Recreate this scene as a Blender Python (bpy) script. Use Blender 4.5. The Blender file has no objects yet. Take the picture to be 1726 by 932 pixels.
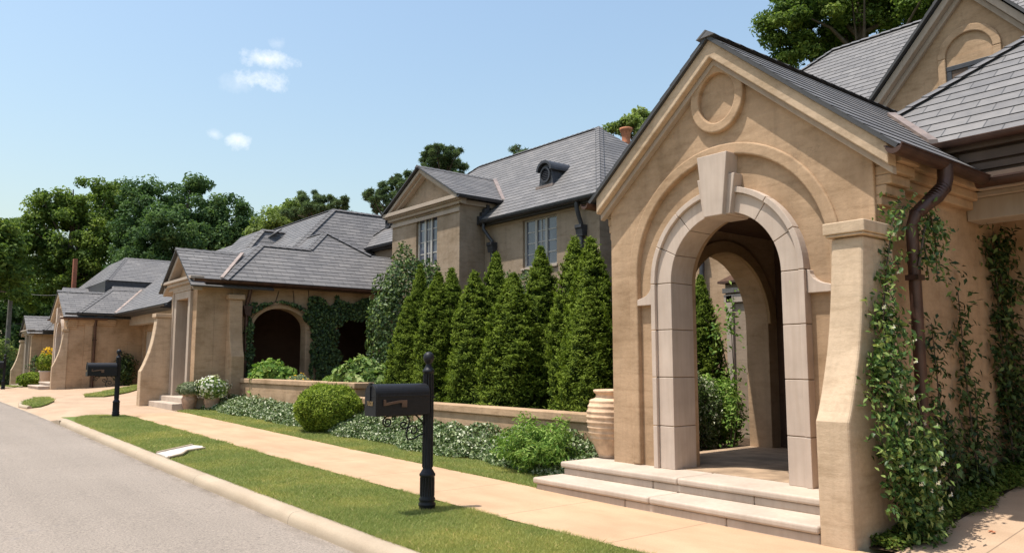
import bpy, bmesh, math, random
import numpy as np
from mathutils import Vector
random.seed(7)
RS = np.random.RandomState(11)
S = bpy.context.scene
COL = S.collection
PI = math.pi

# ------------------------------------------------------------------ tags / objects
def tag(o, label=None, cat=None, group=None, kind=None):
    if label: o['label'] = label
    if cat: o['category'] = cat
    if group: o['group'] = group
    if kind: o['kind'] = kind
    return o
WLOC = {}
def empty(name, loc, label, cat, group=None):
    o = bpy.data.objects.new(name, None)
    o.empty_display_size = 0.2
    o.location = loc
    COL.objects.link(o)
    WLOC[o.name] = Vector(loc)
    return tag(o, label, cat, group)
def wloc(o):
    return WLOC.get(o.name, Vector((0, 0, 0))) if o else Vector((0, 0, 0))
def copy_tree(o, parent=None):
    c = o.copy(); COL.objects.link(c)
    if parent: c.parent = parent
    for ch in [k for k in bpy.data.objects if k.parent == o]:
        copy_tree(ch, c)
    return c

# ------------------------------------------------------------------ ground height (the street climbs a little, then drops)
KY = [-400, 6, 11.8, 15.4, 21.1, 25.2, 32, 42, 48, 55, 70, 200, 600]
KZ = [0, 0, .07, .133, .228, .27, .32, .345, .28, .13, .0, -.3, -.5]
def zg(Y): return float(np.interp(Y, KY, KZ))
def zgs(Y): return np.interp(Y, KY, KZ)
DRV = .11
def zd(X, Y):          # private drives climb towards the garages
    z = zg(Y)
    if Y > 20.8 and X < 4.2: z -= .098 * (4.2 - max(X, 3.27)) / .93 * min(1, (Y - 20.8) / 1.0)
    if Y < 3.35: z += DRV * max(0, min(X, 10.5) - 6.6)
    elif Y > 30: z += .06 * max(0, min(X, 10.2) - 6.6)
    return z

# ------------------------------------------------------------------ mesh builder
class MB:
    def __init__(s, off=(0, 0, 0)):
        s.v = []; s.f = []; s.uv = {}; s.sm = set(); s.off = Vector(off)
    def add(s, vs, fs, smooth=False, uvs=None):
        b = len(s.v)
        s.v += [Vector(p) + s.off for p in vs]
        for i, f in enumerate(fs):
            if smooth: s.sm.add(len(s.f))
            if uvs: s.uv[len(s.f)] = uvs[i]
            s.f.append([b + k for k in f])
    def box(s, x0, x1, y0, y1, z0, z1):
        vs = [(x, y, z) for x in (x0, x1) for y in (y0, y1) for z in (z0, z1)]
        s.add(vs, [(0, 1, 3, 2), (4, 6, 7, 5), (0, 4, 5, 1), (2, 3, 7, 6), (0, 2, 6, 4), (1, 5, 7, 3)])
    def prism(s, poly, ax, a, b):
        n = len(poly)
        def P(p, t):
            if ax == 'X': return (t, p[0], p[1])
            if ax == 'Y': return (p[0], t, p[1])
            return (p[0], p[1], t)
        vs = [P(p, a) for p in poly] + [P(p, b) for p in poly]
        fs = [list(range(n))[::-1], list(range(n, 2 * n))] + [(i, (i + 1) % n, n + (i + 1) % n, n + i) for i in range(n)]
        s.add(vs, fs)
    def tube(s, pts, r, n=10, cap=True):
        pts = [Vector(p) for p in pts]; m = len(pts)
        if not hasattr(r, '__len__'): r = [r] * m
        vs = []; fs = []; prev = None
        for i, p in enumerate(pts):
            d = (pts[min(i + 1, m - 1)] - pts[max(i - 1, 0)])
            d = d.normalized() if d.length > 1e-9 else Vector((0, 0, 1))
            if prev is None:
                a = Vector((0, 0, 1)) if abs(d.z) < .9 else Vector((1, 0, 0))
                u = d.cross(a).normalized()
            else:
                u = (prev - d * prev.dot(d)).normalized()
            prev = u; w = d.cross(u)
            for k in range(n):
                t = 2 * PI * k / n
                vs.append(p + (u * math.cos(t) + w * math.sin(t)) * r[i])
        for i in range(m - 1):
            for k in range(n):
                fs.append((i * n + k, i * n + (k + 1) % n, (i + 1) * n + (k + 1) % n, (i + 1) * n + k))
        s.add(vs, fs, True)
        if cap:
            s.add([v for v in vs[:n]], [list(range(n))[::-1]])
            s.add([v for v in vs[-n:]], [list(range(n))])
    def lathe(s, c, prof, n=24):
        vs = []; fs = []; m = len(prof)
        for (r, z) in prof:
            for k in range(n):
                t = 2 * PI * k / n
                vs.append((c[0] + r * math.cos(t), c[1] + r * math.sin(t), c[2] + z))
        for i in range(m - 1):
            for k in range(n):
                fs.append((i * n + k, i * n + (k + 1) % n, (i + 1) * n + (k + 1) % n, (i + 1) * n + k))
        s.add(vs, fs, True)
        s.add(vs[:n], [list(range(n))[::-1]]); s.add(vs[-n:], [list(range(n))])
    def build(s, name, mat, parent=None, bevel=0, recalc=True, seg=2):
        me = bpy.data.meshes.new(name)
        wl = wloc(parent)
        me.from_pydata([v - wl for v in s.v], [], s.f)
        if s.uv:
            ul = me.uv_layers.new(name='UVMap')
            for p in me.polygons:
                u = s.uv.get(p.index)
                if u:
                    for k, li in enumerate(p.loop_indices): ul.data[li].uv = u[k]
        if s.sm:
            for i in s.sm: me.polygons[i].use_smooth = True
        if recalc and not s.uv:
            bm = bmesh.new(); bm.from_mesh(me)
            bmesh.ops.recalc_face_normals(bm, faces=bm.faces)
            bm.to_mesh(me); bm.free()
        me.materials.append(mat)
        o = bpy.data.objects.new(name, me); COL.objects.link(o)
        if parent: o.parent = parent
        WLOC[o.name] = wl
        if bevel:
            md = o.modifiers.new('soft', 'BEVEL'); md.width = bevel; md.segments = seg
            md.limit_method = 'ANGLE'; md.angle_limit = math.radians(40); md.use_clamp_overlap = True
        return o

def arc(cy, cz, r, a0, a1, n, rz=None):
    rz = rz or r
    return [(cy + r * math.cos(math.radians(a0 + (a1 - a0) * i / n)), cz + rz * math.sin(math.radians(a0 + (a1 - a0) * i / n))) for i in range(n + 1)]

def np_mesh(name, V, F, mat, parent=None, rnd=None, wl=None):
    """V (n,3), F (m,k) numpy -> object"""
    me = bpy.data.meshes.new(name)
    if wl is None: wl = wloc(parent)
    V = np.asarray(V, np.float32) - np.array(wl, np.float32)
    m, k = F.shape
    me.vertices.add(len(V)); me.vertices.foreach_set('co', V.ravel())
    me.loops.add(m * k); me.loops.foreach_set('vertex_index', F.astype(np.int32).ravel())
    me.polygons.add(m)
    me.polygons.foreach_set('loop_start', np.arange(0, m * k, k, dtype=np.int32))
    me.polygons.foreach_set('loop_total', np.full(m, k, np.int32))
    if rnd is not None:
        at = me.attributes.new('rnd', 'FLOAT', 'FACE'); at.data.foreach_set('value', rnd.astype(np.float32))
    me.update(calc_edges=True)
    me.materials.append(mat)
    o = bpy.data.objects.new(name, me); COL.objects.link(o)
    if parent: o.parent = parent
    WLOC[o.name] = Vector(wl)
    return o

def unit(a): return a / (np.linalg.norm(a, axis=1, keepdims=True) + 1e-9)
def leaf_geo(P, N, L, W, D=None, fold=.18, rs=RS, rnd=None):
    n = len(P)
    N = unit(N)
    if D is None: D = rs.normal(size=(n, 3))
    D = unit(D - N * (D * N).sum(1, keepdims=True))
    Sd = np.cross(N, D)
    L = np.broadcast_to(L, n)[:, None]; W = np.broadcast_to(W, n)[:, None]
    a = P - D * L * .5; c = P + D * L * .5 - N * L * .08
    b = P + Sd * W * .5 + N * W * fold - D * L * .06; d = P - Sd * W * .5 + N * W * fold - D * L * .06
    V = np.stack([a, b, c, d], 1).reshape(-1, 3)
    i = np.arange(n)[:, None] * 4
    F = np.concatenate([np.hstack([i, i + 1, i + 2]), np.hstack([i, i + 2, i + 3])], 0)
    if rnd is None: rnd = rs.rand(n)
    return V, F, np.concatenate([rnd, rnd])
def leaves(name, mat, parent, *a, **k):
    V, F, r = leaf_geo(*a, **k)
    return np_mesh(name, V, F, mat, parent, r)

# ------------------------------------------------------------------ materials
class NT:
    def __init__(s, name):
        s.m = bpy.data.materials.new(name); s.m.use_nodes = True
        s.t = s.m.node_tree; s.n = s.t.nodes; s.l = s.t.links
        s.b = s.n['Principled BSDF']; s.out = s.n['Material Output']
    def new(s, t, **kw):
        x = s.n.new(t)
        for k, v in kw.items():
            if k.startswith('i_'):
                k = k[2:]; k = int(k) if k.isdigit() else k.replace('_', ' ')
                x.inputs[k].default_value = v
            else: setattr(x, k, v)
        return x
    def link(s, a, b): s.l.new(a, b)
    def coord(s, kind='Object', scale=(1, 1, 1)):
        tc = s.new('ShaderNodeTexCoord'); mp = s.new('ShaderNodeMapping')
        mp.inputs['Scale'].default_value = scale
        s.link(tc.outputs[kind], mp.inputs[0]); return mp.outputs[0]
    def geo(s, scale=(1, 1, 1)):
        g = s.new('ShaderNodeNewGeometry'); mp = s.new('ShaderNodeMapping'); mp.inputs['Scale'].default_value = scale
        s.link(g.outputs['Position'], mp.inputs[0]); return mp.outputs[0]
    def noise(s, v, scale, detail=4, rough=.55):
        x = s.new('ShaderNodeTexNoise'); x.inputs['Scale'].default_value = scale
        x.inputs['Detail'].default_value = detail; x.inputs['Roughness'].default_value = rough
        if v is not None: s.link(v, x.inputs['Vector'])
        return x.outputs['Fac']
    def ramp(s, f, stops):
        x = s.new('ShaderNodeValToRGB'); e = x.color_ramp.elements
        while len(e) < len(stops): e.new(.5)
        for k, (p, c) in zip(e, stops):
            k.position = p; k.color = (*c, 1) if len(c) == 3 else c
        s.link(f, x.inputs[0]); return x.outputs[0]
    def math(s, op, a, b=None):
        x = s.new('ShaderNodeMath', operation=op)
        for i, k in enumerate((a, b)):
            if k is None: continue
            if isinstance(k, (int, float)): x.inputs[i].default_value = k
            else: s.link(k, x.inputs[i])
        return x.outputs[0]
    def mix(s, f, a, b, mode='MIX'):
        x = s.new('ShaderNodeMix', data_type='RGBA', blend_type=mode)
        for sock, k in ((x.inputs[0], f), (x.inputs[6], a), (x.inputs[7], b)):
            if isinstance(k, (int, float)): sock.default_value = k
            elif isinstance(k, tuple): sock.default_value = (*k, 1) if len(k) == 3 else k
            else: s.link(k, sock)
        return x.outputs[2]
    def bump(s, h, strength=.3, dist=.02, prev=None):
        x = s.new('ShaderNodeBump'); x.inputs['Strength'].default_value = strength; x.inputs['Distance'].default_value = dist
        s.link(h, x.inputs['Height'])
        if prev is not None: s.link(prev, x.inputs['Normal'])
        return x.outputs[0]
    def fin(s, col, rough=.8, nrm=None, spec=.3, metal=0):
        if isinstance(col, tuple): s.b.inputs['Base Color'].default_value = (*col, 1)
        else: s.link(col, s.b.inputs['Base Color'])
        if isinstance(rough, (int, float)): s.b.inputs['Roughness'].default_value = rough
        else: s.link(rough, s.b.inputs['Roughness'])
        if nrm is not None: s.link(nrm, s.b.inputs['Normal'])
        s.b.inputs['Specular IOR Level'].default_value = spec; s.b.inputs['Metallic'].default_value = metal
        return s.m

def m_stucco(name, base, amt=.3, ghost=True):
    t = NT(name); g = t.geo()
    n1 = t.noise(g, 1.1, 5, .6)
    n2 = t.noise(t.geo((1.3, 1.3, 4.5)), 2.4, 5, .65)      # flat horizontal trowel marks
    n3 = t.noise(g, 60, 3)
    dk = tuple(c * (1 - amt) * k for c, k in zip(base, (1, .96, .88))); lt = tuple(min(1, c * (1 + amt * .5)) for c in base)
    c = t.ramp(n1, [(.3, dk), (.52, base), (.75, lt)])
    c2 = t.ramp(n2, [(.28, (.72, .69, .65)), (.48, (.97, .97, .96)), (.56, (1, 1, 1)), (.75, (1.09, 1.09, 1.08))])
    c = t.mix(.8, c, c2, 'MULTIPLY')
    bk = t.new('ShaderNodeTexBrick'); sx = t.new('ShaderNodeSeparateXYZ'); t.link(g, sx.inputs[0]); cb = t.new('ShaderNodeCombineXYZ')
    t.link(t.math('ADD', sx.outputs[0], sx.outputs[1]), cb.inputs[0]); t.link(t.math('ADD', sx.outputs[2], t.math('MULTIPLY', t.noise(g, 5, 3), .06)), cb.inputs[1]); t.link(cb.outputs[0], bk.inputs['Vector'])
    bk.inputs['Scale'].default_value = 1; bk.inputs['Brick Width'].default_value = .42; bk.inputs['Row Height'].default_value = .2; bk.inputs['Mortar Size'].default_value = .03; bk.inputs['Mortar Smooth'].default_value = 1
    bk.inputs['Color1'].default_value = (.93, .93, .92, 1); bk.inputs['Color2'].default_value = (1.05, 1.05, 1.04, 1); bk.inputs['Mortar'].default_value = (.93, .92, .90, 1)
    c = t.mix(t.math('MULTIPLY', t.math('SUBTRACT', 1.2, n1), .55), c, bk.outputs['Color'], 'MULTIPLY')
    # grime along the foot of the walls and rain streaks
    st = t.noise(t.geo((5, 5, .35)), 1.5, 4)
    c = t.mix(t.ramp(st, [(.52, (0, 0, 0)), (.74, (.32, .32, .32))]), c, tuple(x * .55 for x in base))
    fg = t.noise(g, 26, 4, .7); c = t.mix(.6, c, t.ramp(fg, [(.3, (.86, .85, .84)), (.55, (1, 1, 1)), (.7, (1.06, 1.06, 1.05))]), 'MULTIPLY')
    vo = t.new('ShaderNodeTexVoronoi', feature='DISTANCE_TO_EDGE'); vo.inputs['Scale'].default_value = .55
    ad = t.new('ShaderNodeVectorMath', operation='ADD'); nz = t.new('ShaderNodeTexNoise'); nz.inputs['Scale'].default_value = 3; nz.inputs['Detail'].default_value = 5; t.link(g, nz.inputs['Vector']); t.link(g, ad.inputs[0]); t.link(nz.outputs['Color'], ad.inputs[1]); t.link(ad.outputs[0], vo.inputs['Vector'])
    ck = t.ramp(vo.outputs['Distance'], [(.0, (1, 1, 1)), (.004, (0, 0, 0))]); ckm = t.math('MULTIPLY', ck, t.ramp(t.noise(g, .7, 2), [(.52, (0, 0, 0)), (.6, (.4, .4, .4))]))
    c = t.mix(ckm, c, tuple(x * .45 for x in base))
    h = t.math('ADD', t.math('ADD', t.math('MULTIPLY', n2, .7), t.math('MULTIPLY', n3, .25)), t.math('MULTIPLY', bk.outputs['Fac'], -.12))
    return t.fin(c, .88, t.bump(h, .5, .012), .2)
def m_stone(name, base, amt=.12):
    t = NT(name); g = t.geo()
    n1 = t.noise(g, 2.2, 5); n2 = t.noise(t.geo((14, 14, 1.2)), 1.4, 3); n3 = t.noise(g, 90, 2)
    c = t.ramp(n1, [(.3, tuple(x * (1 - amt) for x in base)), (.7, tuple(min(1, x * (1 + amt)) for x in base))])
    c = t.mix(.5, c, t.ramp(n2, [(.35, (.86, .83, .8)), (.6, (1, 1, 1))]), 'MULTIPLY')
    return t.fin(c, .8, t.bump(n3, .15, .006), .25)
def m_slate(name):
    t = NT(name); uv = t.new('ShaderNodeTexCoord').outputs['UV']
    br = t.new('ShaderNodeTexBrick'); t.link(uv, br.inputs['Vector'])
    br.offset = .5; br.inputs['Scale'].default_value = 1
    br.inputs['Brick Width'].default_value = .44; br.inputs['Row Height'].default_value = .2
    br.inputs['Mortar Size'].default_value = .008; br.inputs['Mortar Smooth'].default_value = .3
    br.inputs['Color1'].default_value = (0, 0, 0, 1); br.inputs['Color2'].default_value = (1, 1, 1, 1); br.inputs['Mortar'].default_value = (.5, .5, .5, 1)
    g = t.geo()
    n = t.noise(g, 7, 5); nb = t.noise(g, .6, 3)
    c = t.ramp(br.outputs['Color'], [(0, (.122, .116, .116)), (.5, (.142, .135, .134)), (1, (.168, .159, .156))])
    c = t.mix(.6, c, t.ramp(n, [(.3, (.7, .7, .7)), (.7, (1.15, 1.13, 1.1))]), 'MULTIPLY')
    c = t.mix(.5, c, t.ramp(nb, [(.35, (.8, .8, .82)), (.65, (1.15, 1.12, 1.08))]), 'MULTIPLY')
    c = t.mix(br.outputs['Fac'], c, (.05, .049, .05))
    h = t.math('ADD', t.math('MULTIPLY', t.math('SUBTRACT', 1.0, br.outputs['Fac']), 1.0), t.math('MULTIPLY', n, .35))
    return t.fin(c, .62, t.bump(h, .5, .012), .4)
def m_plain(name, base, rough=.6, spec=.4, metal=0, var=.2, sc=6, bump=0):
    t = NT(name); g = t.geo(); n = t.noise(g, sc, 5)
    c = t.ramp(n, [(.3, tuple(x * (1 - var) for x in base)), (.7, tuple(min(1, x * (1 + var)) for x in base))])
    return t.fin(c, rough, t.bump(n, bump, .01) if bump else None, spec, metal)
def m_leaf(name, cols, trans=.25, rough=.45, spec=.35):
    """cols: list of ramp colours picked per leaf"""
    t = NT(name); a = t.new('ShaderNodeAttribute', attribute_name='rnd')
    k = len(cols)
    c = t.ramp(a.outputs['Fac'], [(i / (k - 1), cc) for i, cc in enumerate(cols)])
    t.fin(c, rough + .12, None, spec * .45)
    tr = t.new('ShaderNodeBsdfTranslucent'); 
    t.link(t.mix(1.0, c, (1.12, 1.22, .72), 'MULTIPLY'), tr.inputs['Color'])
    mx = t.new('ShaderNodeMixShader'); mx.inputs[0].default_value = trans
    t.link(t.b.outputs[0], mx.inputs[1]); t.link(tr.outputs[0], mx.inputs[2]); t.link(mx.outputs[0], t.out.inputs[0])
    return t.m

M = {}
M['stucco'] = m_stucco('tan_stucco', (.425, .287, .180), .30)
M['stucco_pale'] = m_stucco('weathered_stucco', (.50, .37, .255), .22)
M['stucco_grey'] = m_stucco('greyed_stucco', (.315, .238, .170), .24)
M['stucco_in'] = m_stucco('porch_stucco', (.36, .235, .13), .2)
M['dark_in'] = m_stucco('dark_porch_brown', (.115, .068, .048), .2)  # darker brown than the outer stucco, for porch linings, walls and ceilings
M['trim'] = m_stone('painted_trim', (.39, .315, .25), .08)
M['lime'] = m_stone('limestone', (.48, .385, .315))
M['lime_step'] = m_stone('limestone_steps', (.455, .37, .30))
M['slate'] = m_slate('slate')
M['copper'] = m_plain('aged_copper', (.085, .045, .032), .45, .5, .55, .35, 5)
M['flash'] = m_plain('copper_flashing', (.25, .19, .16), .5, .5, .3, .3, 3)
M['iron'] = m_plain('black_iron', (.008, .008, .010), .5, .3, 0, .3, 40)
M['zinc'] = m_plain('dark_grey_metal', (.04, .04, .045), .5, .5, .2, .3, 8)
M['greyframe'] = m_plain('grey_window_paint', (.38, .355, .32), .5, .4, 0, .08, 9)
M['terracotta'] = m_plain('terracotta', (.42, .17, .09), .8, .2, 0, .25, 12, .2)
M['urnclay'] = m_plain('pale_clay', (.55, .38, .25), .85, .2, 0, .3, 7, .3)
M['potclay'] = m_plain('pink_clay', (.42, .27, .19), .85, .2, 0, .25, 9, .3)
M['brick'] = m_plain('red_brick', (.26, .10, .06), .85, .2, 0, .3, 14, .3)
M['fascia'] = m_plain('brown_fascia_board', (.10, .065, .045), .6, .3, 0, .25, 3)
M['wood'] = m_plain('dark_door_wood', (.07, .035, .022), .5, .4, 0, .3, 5)
M['garage'] = m_plain('garage_door_paint', (.42, .36, .30), .6, .3, 0, .08, 5)
M['bark'] = m_plain('bark', (.10, .075, .055), .9, .15, 0, .35, 8, .5)
M['flag'] = m_plain('rusty_flagstone', (.33, .23, .15), .7, .3, 0, .45, 3, .2)
M['white_conc'] = m_plain('white_concrete', (.50, .46, .40), .85, .2, 0, .3, 7, .3)
M['greypole'] = m_plain('weathered_pole', (.16, .15, .14), .85, .2, 0, .25, 6)
M['soil'] = m_plain('dark_mulch', (.055, .036, .022), .95, .1, 0, .5, 25, .8)
M['brass'] = m_plain('worn_brass', (.35, .24, .12), .45, .5, .6, .2, 20)
M['flagmetal'] = m_plain('worn_copper_flag', (.11, .065, .045), .5, .4, .3, .3, 12)

def m_glass():
    t = NT('window_glass')
    n = t.noise(t.geo(), .9, 2)
    c = t.ramp(n, [(.35, (.055, .062, .09)), (.65, (.11, .12, .155))])
    m = t.fin(c, .06, None, .8); return m
M['glass'] = m_glass()

def m_road():
    t = NT('pale_asphalt'); g = t.geo()
    n1 = t.noise(g, .35, 4); n2 = t.noise(g, 48, 4, .85); n3 = t.noise(g, 38, 3); n4 = t.noise(t.geo((1.6, .12, 1)), 1.2, 4)
    v = t.new('ShaderNodeTexVoronoi'); v.inputs['Scale'].default_value = 85; t.link(g, v.inputs['Vector'])
    c = t.ramp(n1, [(.3, (.242, .204, .170)), (.7, (.28, .236, .197))])
    c = t.mix(.85, c, t.ramp(n2, [(.34, (.34, .33, .32)), (.47, (.95, .95, .95)), (.55, (1, 1, 1)), (.66, (1.55, 1.52, 1.48))]), 'MULTIPLY')
    c = t.mix(.5, c, t.ramp(n4, [(.35, (.90, .89, .88)), (.6, (1.03, 1.02, 1.01))]), 'MULTIPLY')
    c = t.mix(t.ramp(v.outputs['Distance'], [(.08, (.5, .5, .5)), (.2, (0, 0, 0))]), c, (.16, .14, .13))
    sp = t.noise(g, 2.3, 2)
    c = t.mix(t.ramp(sp, [(.66, (0, 0, 0)), (.74, (.4, .4, .4))]), c, (.20, .18, .17))
    sx = t.new('ShaderNodeSeparateXYZ'); t.link(g, sx.inputs[0])
    gut = t.math('MULTIPLY', t.ramp(t.math('SUBTRACT', sx.outputs[0], 2.3), [(.80, (0, 0, 0)), (.97, (1, 1, 1))]), t.ramp(t.noise(t.geo((2, .8, 1)), 3, 5), [(.4, (0, 0, 0)), (.65, (.8, .8, .8))]))
    c = t.mix(gut, c, (.13, .105, .08))
    h = t.math('ADD', t.math('MULTIPLY', n2, .6), t.math('MULTIPLY', v.outputs['Distance'], .6))
    return t.fin(c, .9, t.bump(h, .5, .008), .2)
M['road'] = m_road()
def m_conc(name, base, joint=1.52, y0=0.0, dirt=.3):
    t = NT(name); g = t.geo()
    n1 = t.noise(g, .9, 5, .6); n2 = t.noise(g, 70, 3, .6); n3 = t.noise(t.geo((1.5, .5, 1)), 2.2, 4)
    c = t.ramp(n1, [(.3, tuple(x * .86 for x in base)), (.7, tuple(min(1, x * 1.07) for x in base))])
    c = t.mix(.5, c, t.ramp(n3, [(.33, (.80, .76, .72)), (.6, (1, 1, 1))]), 'MULTIPLY')
    c = t.mix(.35, c, t.ramp(n2, [(.35, (.75, .75, .75)), (.6, (1.05, 1.05, 1.05))]), 'MULTIPLY')
    if joint:
        sx = t.new('ShaderNodeSeparateXYZ'); t.link(t.geo(), sx.inputs[0])
        f = t.math('FRACT', t.math('DIVIDE', t.math('ADD', sx.outputs[1], 100 + y0), joint))
        d = t.math('ABSOLUTE', t.math('SUBTRACT', f, .5))
        j = t.math('LESS_THAN', d, .006 / joint)
        c = t.mix(t.math('MULTIPLY', j, .7), c, tuple(x * .35 for x in base))
    return t.fin(c, .85, t.bump(n2, .25, .004), .2)
M['walk'] = m_conc('tan_concrete_walk', (.485, .322, .20), 1.52, .85)
M['drive'] = m_conc('tan_concrete_drive', (.44, .31, .21), 3.6)
M['kerb'] = m_conc('tan_concrete_kerb', (.41, .325, .235), 3.05, .62)
def m_ground(name, a, b, sc=1.2):
    t = NT(name); g = t.geo(); n = t.noise(g, sc, 5, .6); n2 = t.noise(g, 40, 3)
    c = t.ramp(n, [(.3, a), (.7, b)])
    c = t.mix(.7, c, t.ramp(n2, [(.3, (.5, .5, .5)), (.7, (1.2, 1.2, 1.2))]), 'MULTIPLY')
    return t.fin(c, .95, t.bump(n2, .5, .02), .1)
M['lawn'] = m_ground('lawn_turf', (.12, .165, .045), (.17, .21, .06))
M['terrain'] = m_ground('rough_ground', (.05, .075, .022), (.085, .10, .035), .3)
def m_grass():
    t = NT('grass_blade'); a = t.new('ShaderNodeAttribute', attribute_name='rnd')
    g = t.geo(); n = t.noise(g, .8, 4, .6)
    c1 = t.ramp(a.outputs['Fac'], [(0, (.16, .21, .05)), (.55, (.27, .325, .09)), (.85, (.38, .40, .14)), (1, (.55, .45, .22))])
    c = t.mix(.75, c1, t.ramp(n, [(.3, (.80, .86, .75)), (.5, (1.15, 1.05, 1)), (.68, (1.75, 1.35, 1.25))]), 'MULTIPLY')
    t.fin(c, .55, None, .25)
    tr = t.new('ShaderNodeBsdfTranslucent'); t.link(c, tr.inputs['Color'])
    mx = t.new('ShaderNodeMixShader'); mx.inputs[0].default_value = .45
    t.link(t.b.outputs[0], mx.inputs[1]); t.link(tr.outputs[0], mx.inputs[2]); t.link(mx.outputs[0], t.out.inputs[0])
    return t.m
M['grass'] = m_grass()
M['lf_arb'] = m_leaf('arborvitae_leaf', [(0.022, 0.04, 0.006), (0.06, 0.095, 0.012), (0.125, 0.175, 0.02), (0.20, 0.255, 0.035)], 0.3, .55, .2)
M['lf_box'] = m_leaf('boxwood_leaf', [(0.05, 0.085, 0.01), (0.125, 0.18, 0.022), (0.23, 0.3, 0.035), (0.36, 0.42, 0.07)], .3, .5, .25)
M['lf_dark'] = m_leaf('ivy_leaf', [(.012,.026,.008),(.028,.052,.014),(.055,.092,.024),(.12,.16,.045)], .12, .33, .5)
M['lf_holly'] = m_leaf('holly_leaf', [(0.022, 0.045, 0.015), (0.044, 0.081, 0.025), (0.088, 0.138, 0.044), (0.213, 0.275, 0.075)], .2, .35, .5)
M['lf_vine'] = m_leaf('jasmine_leaf', [(.022,.05,.014),(.06,.115,.028),(.14,.215,.055),(.28,.33,.10)], .22, .3, .5)
M['lf_gc'] = m_leaf('variegated_leaf', [(0.04, 0.075, 0.02), (0.09, 0.14, 0.045), (0.2, 0.26, 0.1), (0.62, 0.62, 0.46)], .15, .4, .4)
M['lf_bright'] = m_leaf('bright_shrub_leaf', [(0.06, 0.135, 0.024), (0.128, 0.225, 0.038), (0.21, 0.315, 0.06), (0.3, 0.39, 0.105)], .3, .5, .25)
M['lf_hyd'] = m_leaf('oakleaf_leaf', [(0.062, 0.125, 0.031), (0.138, 0.213, 0.056), (0.237, 0.312, 0.1), (0.375, 0.413, 0.175)], .3, .5, .25)
M['lf_grey'] = m_leaf('grey_green_leaf', [(0.084, 0.12, 0.06), (0.156, 0.192, 0.102), (0.24, 0.276, 0.156), (0.312, 0.336, 0.216)], .2, .6, .2)
M['lf_oak'] = m_leaf('oak_leaf', [(0.049, 0.088, 0.024), (0.103, 0.16, 0.038), (0.187, 0.248, 0.054), (0.295, 0.341, 0.084)], 0.38, .5, .25)
M['lf_oak2'] = m_leaf('dark_oak_leaf', [(0.032, 0.068, 0.03), (0.07, 0.125, 0.048), (0.118, 0.186, 0.068), (0.182, 0.254, 0.097)], 0.35, .5, .25)
M['lf_pale'] = m_leaf('pale_tree_leaf', [(0.092, 0.133, 0.044), (0.166, 0.223, 0.066), (0.248, 0.304, 0.099), (0.331, 0.37, 0.143)], 0.4, .5, .25)
M['lf_pine'] = m_leaf('pine_needle', [(0.053, 0.082, 0.043), (0.098, 0.139, 0.067), (0.15, 0.201, 0.095), (0.21, 0.254, 0.133)], .3, .6, .2)
M['lf_low'] = m_leaf('low_cover_leaf', [(0.033, 0.061, 0.009), (0.066, 0.105, 0.015), (0.11, 0.143, 0.022), (0.154, 0.165, 0.039)], .25, .5, .25)
M['petal_w'] = m_leaf('white_petal', [(.7, .68, .6), (.8, .78, .7)], .3, .6, .2)
M['petal_y'] = m_leaf('yellow_petal', [(.75, .42, .02), (.85, .55, .04)], .3, .6, .2)

# ------------------------------------------------------------------ roofs laid in courses of slate
def clip(poly, v, keep_above):
    out = []
    for i in range(len(poly)):
        p, q = poly[i], poly[(i + 1) % len(poly)]
        a = (p[1] - v) * (1 if keep_above else -1); b = (q[1] - v) * (1 if keep_above else -1)
        if a >= 0: out.append(p)
        if (a >= 0) != (b >= 0):
            t = a / (a - b); out.append((p[0] + (q[0] - p[0]) * t, p[1] + (q[1] - p[1]) * t))
    return out
def roof_face(mb, poly, course=.2, lip=.013, thick=.035):
    P = [Vector(p) for p in poly]
    n = Vector((0, 0, 0))
    for i in range(len(P)): n += P[i].cross(P[(i + 1) % len(P)])
    n.normalize()
    if n.z < 0: n = -n; P = P[::-1]
    h = Vector((0, 0, 1)).cross(n).normalized(); u = n.cross(h).normalized()
    if u.z < 0: u = -u; h = -h
    o = min(P, key=lambda p: p.z)
    q = [((p - o).dot(h), (p - o).dot(u)) for p in P]
    vmax = max(b for a, b in q); v = 0.0; hu = random.random() * 3
    jit = 0
    while v < vmax - 1e-4:
        c = clip(clip(q, v, True), min(v + course, vmax + .01), False)
        if len(c) >= 3:
            top = []; bot = []; uv = []
            for (a, b) in c:
                lift = lip - (lip - .004) * (b - v) / course
                base = o + h * a + u * b
                top.append(base + n * lift); bot.append(base - n * .001); uv.append((a + 50 + hu, b + 10))
            k = len(c)
            mb.add(top + bot, [list(range(k))] + [(i, k + i, k + (i + 1) % k, (i + 1) % k) for i in range(k)],
                   uvs=[uv] + [[(.2, .0)] * 4 for _ in range(k)])
        v += course
    k = len(P)
    b2 = [p - n * thick for p in P]; t2 = [p - n * .002 for p in P]
    mb.add(b2 + t2, [list(range(k))[::-1]] + [(i, (i + 1) % k, k + (i + 1) % k, k + i) for i in range(k)], uvs=[[(.2, .0)] * k] + [[(.2, .0)] * 4 for _ in range(k)])
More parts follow.
